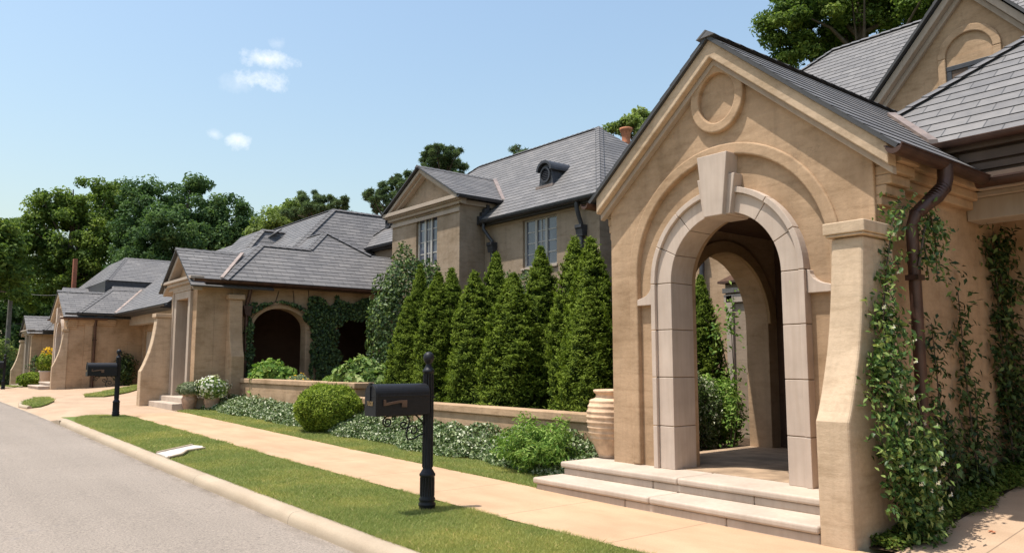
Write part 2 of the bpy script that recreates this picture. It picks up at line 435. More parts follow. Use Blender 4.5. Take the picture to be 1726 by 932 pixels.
def ridge_caps(mb, segs, w=.13, step=.24):
    for p0, p1 in segs:
        p0 = Vector(p0); p1 = Vector(p1); d = (p1 - p0); L = d.length; d.normalize()
        side = d.cross(Vector((0, 0, 1))).normalized(); up = side.cross(d).normalized()
        if up.z < 0: up = -up
        n = max(1, int(L / step))
        drop = .085 if abs(d.z) < .1 else .05
        for i in range(n):
            a = p0 + d * (L * i / n - .01); b = p0 + d * (L * (i + 1) / n + .03)
            la, lb = .045, .028
            vs = []
            for p, l in ((a, la), (b, lb)):
                vs += [p - side * w - up * (drop - l), p + up * l, p + side * w - up * (drop - l), p - up * .04]
            mb.add(vs, [(0, 1, 5, 4), (1, 2, 6, 5), (0, 3, 2, 1), (4, 5, 6, 7), (2, 3, 7, 6), (3, 0, 4, 7)],
                   uvs=[[(.2, .1), (.3, .1), (.3, .15), (.2, .15)]] * 6)
def caps(parent, off, segs, w=.13):
    for sg in segs:
        m = MB(off); ridge_caps(m, [sg], w); m.build('ridge_cap', M['slate'], parent)
def strip_along(mb, p0, p1, w, lift=.03, side=None):
    p0 = Vector(p0); p1 = Vector(p1); d = (p1 - p0).normalized()
    s = side or d.cross(Vector((0, 0, 1))).normalized()
    up = Vector((0, 0, lift))
    vs = [p0 - s * w + up, p0 + s * w + up, p1 + s * w + up, p1 - s * w + up]
    mb.add(vs + [v - Vector((0, 0, .05)) for v in vs], [(0, 1, 2, 3), (7, 6, 5, 4), (0, 4, 5, 1), (1, 5, 6, 2), (2, 6, 7, 3), (3, 7, 4, 0)])
def gutter(mb, p0, p1, r=.075):
    p0 = Vector(p0); p1 = Vector(p1); d = (p1 - p0).normalized(); s = d.cross(Vector((0, 0, 1))).normalized()
    n = 10; prof = [(math.cos(PI + PI * i / n) * r, math.sin(PI + PI * i / n) * r) for i in range(n + 1)]
    prof += [(r * 1.12, 0), (r * 1.12, .012), (r * .9, .012), (r * .86, -.01), (0, -.03), (-r * .86, -.01), (-r * .9, .012), (-r * 1.12, .012), (-r * 1.12, 0)]
    k = len(prof)
    vs = [p + s * a + Vector((0, 0, b)) for p in (p0, p1) for a, b in prof]
    mb.add(vs, [list(range(k)), list(range(k, 2 * k))[::-1]] + [(i, (i + 1) % k, k + (i + 1) % k, k + i) for i in range(k)])
def wall_holes(mb, ax, t0, t1, a0, a1, z0, z1, holes):
    """solid wall of thickness t0..t1 with rectangular holes (a0,a1,z0,z1)"""
    A = sorted({a0, a1} | {h[0] for h in holes} | {h[1] for h in holes}); 
    for i in range(len(A) - 1):
        zs = [z0] + sorted(sum([[h[2], h[3]] for h in holes if h[0] <= A[i] + 1e-6 and h[1] >= A[i + 1] - 1e-6], [])) + [z1]
        for j in range(0, len(zs), 2):
            if zs[j + 1] - zs[j] < 1e-4: continue
            if ax == 'X': mb.box(t0, t1, A[i], A[i + 1], zs[j], zs[j + 1])
            else: mb.box(A[i], A[i + 1], t0, t1, zs[j], zs[j + 1])
def window_x(root, X, y0, y1, z0, z1, lights=3, rows=4, sill=True, recess=.08):
    """casement window in a wall whose outer face is at X, seen from the street side (-X)"""
    f = MB(); t = .07; xa, xb = X + recess, X + recess + .07
    f.box(xa, xb, y0, y0 + t, z0, z1); f.box(xa, xb, y1 - t, y1, z0, z1)
    f.box(xa + .002, xb, y0 + t, y1 - t, z0, z0 + t); f.box(xa + .002, xb, y0 + t, y1 - t, z1 - t, z1)
    w = (y1 - y0 - 2 * t) / lights
    mun = MB()
    for i in range(lights):
        a = y0 + t + w * i
        if i: f.box(xa - .012, xb, a - .045, a + .045, z0 + t, z1 - t)
        mid = i == 1 or lights < 3
        if mid: mun.box(xa + .02, xa + .045, a + w / 2 - .017, a + w / 2 + .017, z0 + t, z1 - t)
        for r in range(1, rows):
            zz = z0 + t + (z1 - z0 - 2 * t) * r / rows
            mun.box(xa + .022, xa + .043, a + .05, a + w - .05, zz - .017, zz + .017)
    fr = f.build('window', M['greyframe'], root, .006)
    mun.build('muntin_bars', M['greyframe'], fr)
    g = MB(); g.box(xa + .035, xa + .05, y0 + t, y1 - t, z0 + t, z1 - t); g.build('pane', M['glass'], fr)
    if sill:
        s = MB(); s.box(X - .05, X + .14, y0 - .05, y1 + .05, z0 - .07, z0 - .001); s.build('sill', M['trim'], fr, .008)
    return fr
def downpipe(root, x, y, ztop, zbot, r=.05, gx=0, gy=0, hopper=True, mat='zinc', wall_side=None):
    d = MB()
    if hopper:
        d.tube([(x + gx, y + gy, ztop), (x + gx, y + gy, ztop - .18), (x + gx * .4, y + gy * .4, ztop - .42), (x, y, ztop - .55), (x, y, ztop - .62)], r, 10)
        d.prism([(x - .13, ztop - .6), (x + .13, ztop - .6), (x + .13, ztop - .68), (x + .1, ztop - .72), (x + .07, ztop - .9), (x - .07, ztop - .9), (x - .1, ztop - .72), (x - .13, ztop - .68)], 'Y', y - .12, y + .12)
        d.tube([(x, y, ztop - .88), (x, y, zbot)], r * 1.05, 10)
    else:
        d.tube([(x + gx, y + gy, ztop), (x + gx, y + gy, ztop - .2), (x, y, ztop - .55), (x, y, zbot)], r, 10)
    for z in np.arange(zbot + .6, ztop - 1.1, 1.6): d.box(x - r * 1.5, x + r * 1.5, y - r * 1.4, y + r * 1.4, z - .02, z + .02)
    return d.build('downpipe', M[mat], root)

# ------------------------------------------------------------------ setting: ground, road, kerb, walk, drives
def sheet(name, x0, x1, y0, y1, dz, mat, nx=1, kind='structure', zf=None):
    ys = sorted({y0, y1} | {k for k in KY if y0 < k < y1} | set(np.arange(math.ceil(y0), min(y1, 80), 1.5)) if y1 < 1e3 else {y0, y1})
    ys = [y for y in ys if y0 <= y <= y1]
    if ys[-1] != y1: ys.append(y1)
    xs = np.linspace(x0, x1, nx + 1); mb = MB()
    vs = [(x, y, (zf(x, y) if zf else zg(y)) + dz) for y in ys for x in xs]; k = nx + 1
    fs = [(j * k + i, j * k + i + 1, (j + 1) * k + i + 1, (j + 1) * k + i) for j in range(len(ys) - 1) for i in range(nx)]
    mb.add(vs, fs); return tag(mb.build(name, mat, recalc=False), kind=kind)
def patch(name, poly, dz, mat, zf, thick=.03, kind='structure'):
    """flat patch with a real little edge, following zf"""
    bm = bmesh.new(); vs = [bm.verts.new((x, y, zf(x, y) + dz)) for x, y in poly]
    f = bm.faces.new(vs); bmesh.ops.triangulate(bm, faces=[f])
    if f.is_valid: pass
    ex = bmesh.ops.extrude_face_region(bm, geom=bm.faces[:])
    for v in [g for g in ex['geom'] if isinstance(g, bmesh.types.BMVert)]: v.co.z -= thick
    bmesh.ops.recalc_face_normals(bm, faces=bm.faces)
    me = bpy.data.meshes.new(name); bm.to_mesh(me); bm.free(); me.materials.append(mat)
    o = bpy.data.objects.new(name, me); COL.objects.link(o)
    return tag(o, kind=kind)

g = MB()
ys = [-900, -60, 6, 11.8, 15.4, 21.1, 25.2, 32, 42, 48, 55, 70, 200, 900]
xs = [-900, -60, 0, 3.2, 7, 10, 14, 60, 200, 900]
g.add([(x, y, zg(y) - .2) for y in ys for x in xs], [(j * 10 + i, j * 10 + i + 1, (j + 1) * 10 + i + 1, (j + 1) * 10 + i) for j in range(13) for i in range(9)])
tag(g.build('ground', M['terrain'], recalc=False), kind='structure')
sheet('road', -9, 3.29, -40, 120, -.108, M['road'], 6)
# kerb with a rounded nose, from behind the camera to the first drive
prof = [(3.268, -.20), (3.272, -.085), (3.28, -.045), (3.30, -.015), (3.33, .002), (3.42, .008), (3.46, .006), (3.46, -.2)]
def kerb(name, y0, y1, curl=None):
    mb = MB(); yy = sorted(set([y0, y1] + list(np.arange(math.ceil(y0), y1, .5)))); k = len(prof)
    pts = [((0, y), (0.0,)) for y in yy]
    rows = [[(x, y, zg(y) + z) for x, z in prof] for y in yy]
    if curl:
        y, z = yy[-1], zg(yy[-1]); cx = 3.46 + curl
        for a in range(10, 91, 10):
            a = math.radians(a); row = []
            for x, zz in prof:
                r = cx - x; row.append((cx - r * math.cos(a), y + r * math.sin(a) * .8, zg(y) + (zz if zz < -.1 else zz * (1 - a / 1.7) - .06 * a / 1.6)))
            rows.append(row)
    vs = sum(rows, []); n = len(rows)
    mb.add(vs, [(j * k + i, j * k + i + 1, (j + 1) * k + i + 1, (j + 1) * k + i) for j in range(n - 1) for i in range(k - 1)] , True)
    mb.add(rows[0], [list(range(k))]); mb.add(rows[-1], [list(range(k))[::-1]])
    return tag(mb.build(name, M['kerb']), kind='structure')
kerb('kerb', -12, 21.0, .35)
sheet('sidewalk', 4.86, 6.27, -20, 21.8, .0, M['walk'], 2)
sheet('driveway', 3.27, 5.0, 21.8, 60, -.012, M['drive'], 8, zf=zd)
sheet('driveway', 5.0, 30, 21.8, 60, -.012, M['drive'], 14, zf=zd)
sheet('garage_driveway', 6.272, 10.6, -12, 3.1, .0, M['drive'], 8, zf=lambda x, y: zd(x, y) if y < 3.35 else zd(x, 3.1))
sheet('driveway_apron', 3.27, 4.86, 20.6, 21.8, -.022, M['drive'], 8, zf=zd)
sheet('lawn_ground', 3.46, 4.86, -12, 21.7, -.012, M['lawn'], 2)
sheet('verge_ground', 6.27, 7.25, 7.0, 22.6, -.012, M['lawn'], 2)
sheet('planting_bed', 7.25, 14.3, 6.9, 24, -.02, M['soil'], 2)
sheet('garage_bed', 6.45, 10.3, 3.1, 3.6, -.0, M['soil'], 6, zf=lambda x, y: zd(x, 3.1))
sk = MB(); yy = list(np.arange(20.6, 60.1, .4))
sk.add([(3.268, y, zd(3.27, y) - .006 + d) for y in yy for d in (0, -.3)] + [(3.30, y, zd(3.30, y) - .008) for y in yy], [(2 * i, 2 * i + 1, 2 * i + 3, 2 * i + 2) for i in range(len(yy) - 1)] + [(2 * i, 2 * i + 2, 2 * len(yy) + i + 1, 2 * len(yy) + i) for i in range(len(yy) - 1)])
tag(sk.build('driveway_lip', M['kerb'], recalc=False), kind='structure')
# the storm drain flume across the verge
patch('drain_channel', [(3.46, 12.55), (3.46, 13.22), (4.22, 13.95), (4.32, 13.75), (4.26, 13.42), (3.92, 13.22), (3.72, 12.8)], .022, M['white_conc'], lambda x, y: zg(y), .08)
for a, b in (((3.47, 13.22), (4.22, 13.95)), ((3.46, 12.55), (3.72, 12.8)), ((3.72, 12.8), (3.92, 13.22)), ((3.92, 13.22), (4.26, 13.42))):
    e_ = MB(); e_.tube([(a[0], a[1], zg(a[1]) + .022), (b[0], b[1], zg(b[1]) + .022)], .022, 6); tag(e_.build('drain_edge', M['kerb']), kind='structure')
dm = MB(); dm.prism([(4.0, 13.55), (4.28, 13.82), (4.30, 13.78), (4.02, 13.5)], 'Z', zg(13.7) + .024, zg(13.7) + .03)
# grass islands in the drive
ISL = {'grass_island': [(3.52, 26.9), (3.44, 28.0), (3.62, 29.6), (4.1, 30.8), (4.5, 30.6), (4.42, 29.0), (4.05, 27.6), (3.75, 26.9)],
       'grass_wedge': [(5.75, 31.6), (5.9, 32.4), (7.4, 35.6), (9.6, 39.5), (9.6, 38.0), (7.6, 33.4), (6.3, 31.2)],
       'grass_corner': [(3.5, 46.0), (3.5, 60), (6.0, 60), (6.0, 49.5), (4.9, 46.2), (4.2, 45.2)]}
for k, p in ISL.items(): patch(k, p, .04, M['lawn'], zd, .08)

# ------------------------------------------------------------------ lawn blades
def in_poly(x, y, poly):
    c = np.zeros(len(x), bool); n = len(poly)
    for i in range(n):
        x0, y0 = poly[i]; x1, y1 = poly[(i + 1) % n]
        k = ((y0 > y) != (y1 > y)) & (x < (x1 - x0) * (y - y0) / (y1 - y0 + 1e-12) + x0)
        c ^= k
    return c
def blades(name, x0, x1, y0, y1, dens, h, w, label, mask=None, zf=None, dz=-.012):
    n = int((x1 - x0) * (y1 - y0) * dens)
    x = RS.uniform(x0, x1, n); y = RS.uniform(y0, y1, n)
    if mask is not None:
        k = mask(x, y); x, y = x[k], y[k]; n = len(x)
    z = (zgs(y) if zf is None else np.array([zf(a, b) for a, b in zip(x, y)])) + dz
    hh = h * RS.uniform(.55, 1.2, n) * (1 + .25 * np.sin(x * 3.1 + y * 1.7) * np.sin(y * 2.3)); th = RS.uniform(0, 2 * PI, n); ww = w * RS.uniform(.7, 1.3, n)
    lean = RS.normal(0, .8, (n, 2)) * hh[:, None]
    a = np.stack([x - np.cos(th) * ww, y - np.sin(th) * ww, z], 1); b = np.stack([x + np.cos(th) * ww, y + np.sin(th) * ww, z], 1)
    c = np.stack([x + lean[:, 0], y + lean[:, 1], z + hh], 1)
    V = np.stack([a, b, c], 1).reshape(-1, 3); F = np.arange(3 * n).reshape(-1, 3)
    r = np.clip(RS.beta(2, 2.6, n) * .95, 0, 1); r = np.where(RS.rand(n) < .03, 1, r)
    return V, F, r
def stuff(name, parts, mat, label, cat):
    Vs, Fs, Rs, b = [], [], [], 0
    for V, F, r in parts: Vs.append(V); Fs.append(F + b); Rs.append(r); b += len(V)
    return tag(np_mesh(name, np.concatenate(Vs), np.concatenate(Fs), mat, None, np.concatenate(Rs)), label, cat, kind='stuff')
DR = [(3.40, 12.5), (3.40, 13.27), (4.2, 14.0), (4.36, 13.76), (4.26, 13.36), (3.96, 13.16), (3.76, 12.75)]
def lm(x, y):
    k = ~in_poly(x, y, DR)
    k &= x < 4.86 + .02 * np.sin(y * 5) + .015 * np.sin(y * 13.3) + .01 * np.sin(y * 31)
    k &= x > 3.46 - .012 + .012 * np.sin(y * 9)
    e = ((y - 19.9) / 1.9) ; k &= (y < 19.9) | ((e ** 2 + ((x - 4.25) / .72) ** 2) < 1)
    return k
def vm(x, y):
    return (x > 6.27 + .02 * np.sin(y * 4) + .012 * np.sin(y * 17)) & (x < 7.2) & (y < 22.2 + .2 * np.sin(x * 6))
stuff('lawn_grass', [blades('', 3.42, 4.92, 2.5, 8, 15000, .034, .0028, '', lm), blades('', 3.42, 4.92, 8, 13, 9000, .036, .004, '', lm), blades('', 3.42, 4.92, 13, 21.9, 5200, .04, .006, '', lm)],
      M['grass'], 'mown green grass strip between the kerb and the tan sidewalk', 'grass')
stuff('verge_grass', [blades('', 6.2, 7.25, 7.0, 13, 7500, .04, .004, '', vm), blades('', 6.2, 7.25, 13, 22.4, 4500, .042, .006, '', vm)],
      M['grass'], 'narrow strip of green grass between the sidewalk and the planting beds', 'grass')
def zdn(x, y): return zd(x, y)
stuff('island_grass', [blades('', min(p[0] for p in P), max(p[0] for p in P), min(p[1] for p in P), max(p[1] for p in P), 900, .07, .012, '', lambda x, y, P=P: in_poly(x, y, P), zdn, .04) for P in ISL.values()],
      M['grass'], 'grass on the small islands set in the tan concrete driveway', 'grass')
# island kerb
ik = MB(); ik.tube([(x - .05, y - .02, zd(x, y)) for x, y in ISL['grass_island'][:4][::-1] + ISL['grass_island'][:0]] , .07, 8)
ik.tube([(x, y - .08, zd(x, y)) for x, y in ISL['grass_corner'][-3:][::-1]] + [(3.45, 46.2, zg(46))], .08, 8)
tag(ik.build('island_kerb', M['kerb']), kind='structure')

# ------------------------------------------------------------------ arched portico (the near house and the third house share it)
def portico(root, X, Y, Z, apex=5.17, slope=.84, medallion=True, over=.2, roof_to=5.0, left_steps=2.1):
    off = (X, Y, Z)
    T = lambda b: apex - slope * abs(b) - .11
    hw = 1.71
    w = MB(off)
    w.prism([(-hw, 0), (-hw, T(hw)), (0, T(0)), (hw, T(hw)), (hw, 0), (1.25, 0)] + arc(0, 2.55, 1.25, 0, 180, 28) + [(-1.25, 0)], 'X', 0, .06)
    w.prism([(-hw + .02, .0), (-hw + .02, T(hw) - .02), (0, T(0) - .02), (hw - .02, T(hw) - .02), (hw - .02, 0), (.74, 0)] + arc(0, 2.44, .74, 0, 180, 28) + [(-.74, 0)], 'X', .04, .45)
    w.box(.06, 3.3, -hw, -1.33, 0, T(hw) - .005)
    c = 1.9; r = .95
    w.prism([(.06, 0), (.06, T(hw) - .005), (3.3, T(hw) - .005), (3.3, 0), (c + r, 0), (c + r, 2.08)] + arc(c, 2.08, r, 0, 180, 20)[1:-1] + [(c - r, 2.08), (c - r, 0)], 'Y', 1.33, hw)
    w.box(3.1, 3.295, -1.33, 1.33, 0, T(hw) - .01)
    w.build('wall', M['stucco'], root, .012)
    # arch ring inside over the side opening
    ri = MB(off)
    ri.prism(arc(c, 2.08, r + .17, 0, 180, 20) + arc(c, 2.08, r + .005, 180, 0, 20), 'Y', 1.29, 1.34)
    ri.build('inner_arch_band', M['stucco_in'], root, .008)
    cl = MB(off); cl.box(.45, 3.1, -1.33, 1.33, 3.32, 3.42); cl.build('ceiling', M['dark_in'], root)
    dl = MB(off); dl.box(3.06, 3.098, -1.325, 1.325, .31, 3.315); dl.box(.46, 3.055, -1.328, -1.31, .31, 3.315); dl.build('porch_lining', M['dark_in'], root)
    # arch moulding
    am = MB(off)
    am.prism([(1.37, .305)] + arc(0, 2.55, 1.385, 0, 180, 36) + [(-1.37, .305), (-1.252, .305)] + arc(0, 2.55, 1.252, 180, 0, 36) + [(1.252, .305)], 'X', -.032, .05)
    am.build('arch_moulding', M['stucco'], root, .02, seg=3)
    # limestone surround, block by block
    gp = .004; so = None
    for s in (-1, 1):
        su = MB(off)
        zb = [.3, .785, 1.345, 1.895, 2.44]
        for i in range(4):
            a, b = zb[i] + (gp if i else 0), zb[i + 1] - gp
            y0, y1 = sorted((s * .72, s * .935)); su.box(-.035, .36, y0, y1, a, b)
            y0, y1 = sorted((s * .937, s * 1.0)); su.box(-.075, .06, y0, y1, a, b)
        # shoulder block
        pts = [(1.003, 2.20), (1.255, 2.20), (1.255, 2.27)] + [(1.255 - .22 * math.sin(math.radians(t)), 2.43 - .15 * math.cos(math.radians(t))) for t in range(10, 91, 16)] + [(1.003, 2.436)]
        su.prism([(s * a, b) for a, b in pts][::s], 'X', -.03, .062)
        ang = [0, 26, 53, 80]
        for i in range(3):
            a0, a1 = ang[i] + .25, ang[i + 1] - .25
            for r0, r1, x0, x1 in ((.72, .935, -.035, .36), (.937, 1.0, -.075, .06)):
                p = arc(0, 2.44, r0, a0, a1, 8) + arc(0, 2.44, r1, a1, a0, 8)
                su.prism([(s * a, b) for a, b in p], 'X', x0, x1)
        so = su.build('arch_surround', M['lime'], root, .006)
    jo = MB(off)     # mortar behind the joints
    jo.prism([(.735, .3), (.98, .3), (.98, 2.44)] + arc(0, 2.44, .98, 0, 180, 24)[1:] + [(-.98, .3), (-.735, .3)] + arc(0, 2.44, .735, 180, 0, 24), 'X', -.015, .35)
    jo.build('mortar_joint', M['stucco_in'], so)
    ks = MB(off)
    ks.prism([(-.175, 3.12), (.175, 3.12), (.25, 3.56), (-.25, 3.56)], 'X', -.11, .3)
    ks.prism([(-.12, 3.11), (.12, 3.11), (.2, 3.80), (-.2, 3.80)], 'X', -.17, .31)
    ks.build('keystone', M['lime'], so, .008)
    if medallion:
        me = MB(off); k = 40
        po = [(.355 * math.cos(2 * PI * i / k), 4.47 + .40 * math.sin(2 * PI * i / k)) for i in range(k)]
        pi_ = [(.245 * math.cos(2 * PI * i / k), 4.47 + .285 * math.sin(2 * PI * i / k)) for i in range(k)]
        xo, xi = -.065, .01
        vs = [(xo, *p) for p in po] + [(xo, *p) for p in pi_] + [(xi, *p) for p in po] + [(xi, *p) for p in pi_]
        fs = []
        for i in range(k):
            j = (i + 1) % k
            fs += [(i, j, k + j, k + i), (2 * k + i, i, j, 2 * k + j)[::-1], (k + i, k + j, 3 * k + j, 3 * k + i)]
        me.add(vs, fs); me.build('medallion', M['stucco'], root, .018, seg=3)
    # raking trim
    rt = MB(off); ap = apex - .09; e = hw + .22
    el = hw + .1
    def rake(mb, x0, x1, d0, d1): mb.prism([(-e, ap - slope * e - d0), (0, ap - d0), (el, ap - slope * el - d0), (el, ap - slope * el - d1), (0, ap - d1), (-e, ap - slope * e - d1)], 'X', x0, x1)
    rake(rt, -.085, .003, .162, .235)
    rt.build('rake_trim', M['trim'], root, .01)
    rt = MB(off); rake(rt, -over + .04, .002, -.045, .16); rt.build('rake_board', M['stucco_pale'], root, .012)
    # roof
    rf = MB(off); ee = hw + .33; ez = apex - slope * ee
    for s in (-1, 1):
        e_ = ee if s < 0 else hw + .2
        z_ = apex - slope * e_
        roof_face(rf, [(-over, s * e_, z_), (roof_to, s * e_, z_), (roof_to, 0, apex), (-over, 0, apex)])
    ro = rf.build('roof', M['slate'], root)
    caps(ro, off, [((-over - .01, 0, apex + .01), (roof_to, 0, apex + .01))])
    # corbelled eaves on the drive side and on the garden side
    cb = MB(off); cb2 = MB(off)
    for i in range(5):
        o = .05 * (i + 1); z0 = 2.98 + .095 * i + (apex - 5.17 - (slope - .84) * hw)
        cb.box(.03 + .004 * i, .42, -hw - o, -hw + .01, z0, z0 + .094)
        cb2.box(.03 + .004 * i, .42, hw - .01, hw + o * .45, z0, z0 + .094)
        if i > 1: cb.box(.42, 2.05, -hw - o + .06, -hw + .01, z0 + .001, z0 + .095)
    cb.build('corbel', M['stucco'], root, .012); cb2.build('corbel', M['stucco'], root, .012)
    gt = MB(off); gutter(gt, (-.33, -ee - .02, ez - .035), (1.62, -ee - .02, ez - .035)); gt.build('gutter', M['copper'], root)
    gt = MB(off); gutter(gt, (-.28, hw + .2, apex - slope * (hw + .2) - .04), (roof_to - .1, hw + .2, apex - slope * (hw + .2) - .04), .06); gt.build('gutter', M['copper'], root)
    # steps and porch floor
    zf = .30
    for i, (a, z) in enumerate(((-.97, .15), (-.52, .30))):
        st = MB(off)
        for (y0, y1) in ((-1.56, -.62), (-.617, .66), (.663, left_steps)):
            st.box(a + .03, .0 if i else -.5, y0, y1, z - .16 - (.3 if i == 0 else 0), z - .072)
        for (y0, y1) in ((-1.56, .3), (.303, left_steps + .03)):
            st.box(a, (1.0 if i else -.48), y0, y1, z - .07, z)
        st.build('step', M['lime_step'], root, .022, seg=3)
    fl = MB(off); fl.box(.1, 3.1, -1.33, 1.72, .2, zf + .004); fl.build('porch_floor', M['flag'], root)
    return ee, ez

def buttress(root, X, Y, Z, Y0, Y1, cap=True, pts=None, back=.95):
    """wing wall sweeping out towards the street; X front foot"""
    p = [(0, -.3), (.0, 1.02), (.045, 1.10), (.105, 1.24), (.17, 1.42), (.235, 1.62), (.285, 1.82), (.33, 2.08), (.365, 2.35), (.395, 2.62)]
    m = MB((X, Y, Z)); m.prism(p + [(back, 2.62), (back, -.3)], 'Y', Y0, Y1)
    b = m.build('buttress', M['stucco_pale'], root, .03, seg=3)
    c = MB((X, Y, Z)); c.box(.35, back, Y0 - .03, Y1 + .03, 2.622, 2.645); c.box(.338, back, Y0 - .045, Y1 + .045, 2.646, 2.755)
    c.build('buttress_cap', M['stucco_pale'], b, .02, seg=3)
    return b

HG = 'tan stucco houses along the street'
# ================================================================== NEAR HOUSE: portico, garage wing, upper wing
h1 = empty('stucco_house', (7.17, 5.2, 0), 'nearest tan stucco house with tall limestone arch and oval medallion in its gable', 'house', HG)
portico(h1, 7.17, 5.2, 0, roof_to=6.0)
buttress(h1, 6.22, 3.49, 0, -.15, .15)
cp = MB(); 
pts = [(7.86, 3.13, 3.40), (7.86, 3.13, 3.27), (7.83, 3.14, 3.18), (7.74, 3.17, 3.08), (7.60, 3.22, 2.99), (7.51, 3.27, 2.90), (7.48, 3.30, 2.78), (7.48, 3.30, 2.0), (7.48, 3.30, .04)]
cp.tube(pts, [.07, .07, .07, .068, .064, .06, .055, .055, .055], 14)
for i in range(14):
    t = i / 13; a = Vector(pts[2]).lerp(Vector(pts[5]), t); d = (Vector(pts[5]) - Vector(pts[2])).normalized() * .008
    cp.tube([a - d, a + d], .074 - .01 * t, 14)
for z in (.55, 2.3): cp.box(7.41, 7.55, 3.24, 3.36, z - .025, z + .025)
cp.build('downpipe', M['copper'], h1)
# rear part of the porch's drive-side wall, beam and garage recess
w = MB(); w.box(10.47, 14.2, 3.50, 3.87, 0, 3.5); w.box(10.3, 10.47, -6, 3.49, 0, 3.6); w.build('garage_wall', M['stucco'], h1)
bm_ = MB(); bm_.box(9.25, 9.62, -6, 3.485, 3.06, 3.30); bm_.box(9.20, 9.62, -6, 3.484, 3.301, 3.36); bm_.box(9.14, 9.6, -6, 3.483, 3.361, 3.41)
bm_.box(9.62, 10.3, -6, 3.48, 3.3, 3.4)
bm_.build('garage_beam', M['trim'], h1, .01)
gd = MB(); gd.box(10.24, 10.3, -4.2, 2.4, .35, 2.75)
for k in range(5): gd.box(10.225, 10.24, -4.2 + k * 1.32 + .1, -4.2 + (k + 1) * 1.32 - .1, .5, 1.4); gd.box(10.225, 10.24, -4.2 + k * 1.32 + .1, -4.2 + (k + 1) * 1.32 - .1, 1.5, 2.6)
gd.build('garage_door', M['garage'], h1)
gg = MB(); gutter(gg, (8.86, 3.22, 3.40), (8.86, -6, 3.40)); gg.box(8.96, 9.14, -6, 3.1, 3.40, 3.46); gg.build('garage_gutter', M['copper'], h1)
fb = MB(); fb.box(9.24, 9.3, -6, 3.7, 3.46, 3.96); fb.box(9.13, 9.239, -6, 3.66, 3.83, 3.93); fb.box(9.19, 9.239, -6, 3.5, 3.70, 3.80); fb.box(9.20, 9.239, -6, 3.4, 3.60, 3.67); fb.box(9.02, 9.238, -6, 3.2, 3.462, 3.52); fb.build('garage_fascia', M['fascia'], h1)
eg = MB(); gutter(eg, (9.06, 3.75, 3.93), (9.06, -6, 3.93), .06); eg.build('eave_gutter', M['copper'], h1)
sl = .84
rf = MB()
ex, ez = 9.12, 3.94
vz = lambda x: ez + sl * (x - ex)
yv = lambda x: 5.2 - (5.17 - vz(x)) / sl
A = (ex, yv(ex), ez); B = (9.95, yv(9.95), vz(9.95)); tk = 2.05; Cc = (9.95 + tk, B[1] - tk, B[2] + sl * tk)
roof_face(rf, [A, B, Cc, (Cc[0], -6, Cc[2]), (ex, -6, ez)])
roof_face(rf, [B, (14.2, B[1], B[2]), (14.2, Cc[1], Cc[2]), Cc])
gr = rf.build('garage_roof', M['slate'], h1)
caps(gr, (0, 0, 0), [(B, Cc), (Cc, (Cc[0], -6, Cc[2]))])
fl = MB(); strip_along(fl, A, B, .05, .085); fl.build('valley_flashing', M['flash'], gr)
# upper wing with the steep gable
XR, ZR, XE, ZE = 17.63, 9.12, 14.02, 5.87
w = MB(); w.box(14.27, 15.0, -6, 12.75, 0, 5.9); w.box(14.27, 20, 12.3, 12.75, 0, 5.9)
gy, gz, gs, gx = 4.78, 7.75, 1.14, 13.2
w.prism([(gy - 2.2, 2.5), (gy - 2.2, gz - gs * 2.2 - .1), (gy, gz - .1), (gy + 2.2, gz - gs * 2.2 - .1), (gy + 2.2, 2.5)], 'X', gx, gx + 1.2)
w.build('upper_wall', M['stucco'], h1, .01)
na = MB()
na.prism(arc(gy, 6.42, .47, 0, 180, 20) + arc(gy, 6.42, .35, 180, 0, 20), 'X', gx - .05, gx + .02)
na.box(gx - .05, gx + .02, gy - .47, gy - .35, 5.2, 6.42); na.box(gx - .05, gx + .02, gy + .35, gy + .47, 5.2, 6.42)
na.build('window_niche', M['stucco'], h1, .015)
wn = MB(); wn.box(gx - .035, gx + .01, gy - .345, gy + .345, 6.20, 6.28)
fl_ = MB(); fl_.box(gx - .01, gx + .01, gy - .345, gy + .345, 6.281, 6.42); fl_.build('niche_panel', M['stucco'], h1); wn.box(gx - .03, gx + .01, gy - .345, gy - .27, 5.2, 6.20); wn.box(gx - .03, gx + .01, gy + .27, gy + .345, 5.2, 6.20); wn.box(gx - .028, gx + .01, gy - .03, gy + .03, 5.2, 6.20)
wo = wn.build('window', M['zinc'], h1, .006)
wg = MB(); wg.box(gx - .015, gx + .008, gy - .27, gy + .27, 5.2, 6.20); wg.build('pane', M['fascia'], wo)
rt = MB()
for x0, x1, d0, d1 in ((gx - .2, gx + .003, .08, .24), (gx - .08, gx + .002, .242, .36)):
    e = 2.45; rt.prism([(gy - e, gz - gs * e - d0), (gy, gz - d0), (gy + e, gz - gs * e - d0), (gy + e, gz - gs * e - d1), (gy, gz - d1), (gy - e, gz - gs * e - d1)], 'X', x0, x1)
rt.build('rake_trim', M['trim'], h1, .01)
rf = MB(); e = 2.5
xv = lambda z: XE + (z - ZE) / .9
for s in (-1, 1):
    roof_face(rf, [(gx - .28, gy + s * e, gz - gs * e), (xv(gz - gs * e) if gz - gs * e > ZE else XE + .2, gy + s * e, gz - gs * e), (xv(gz) + .1, gy, gz), (gx - .28, gy, gz)])
roof_face(rf, [(XE, 13.0, ZE), (XR, 9.4, ZR), (XR, -6, ZR), (XE, -6, ZE)])
roof_face(rf, [(XE, 13.0, ZE), (XR, 9.4, ZR), (2 * XR - XE, 13.0, ZE)])
up = rf.build('upper_roof', M['slate'], h1)
caps(up, (0, 0, 0), [((XE, 13.0, ZE), (XR, 9.4, ZR)), ((XR, 9.4, ZR), (XR, -6, ZR)), ((gx - .28, gy, gz), (xv(gz), gy, gz))])
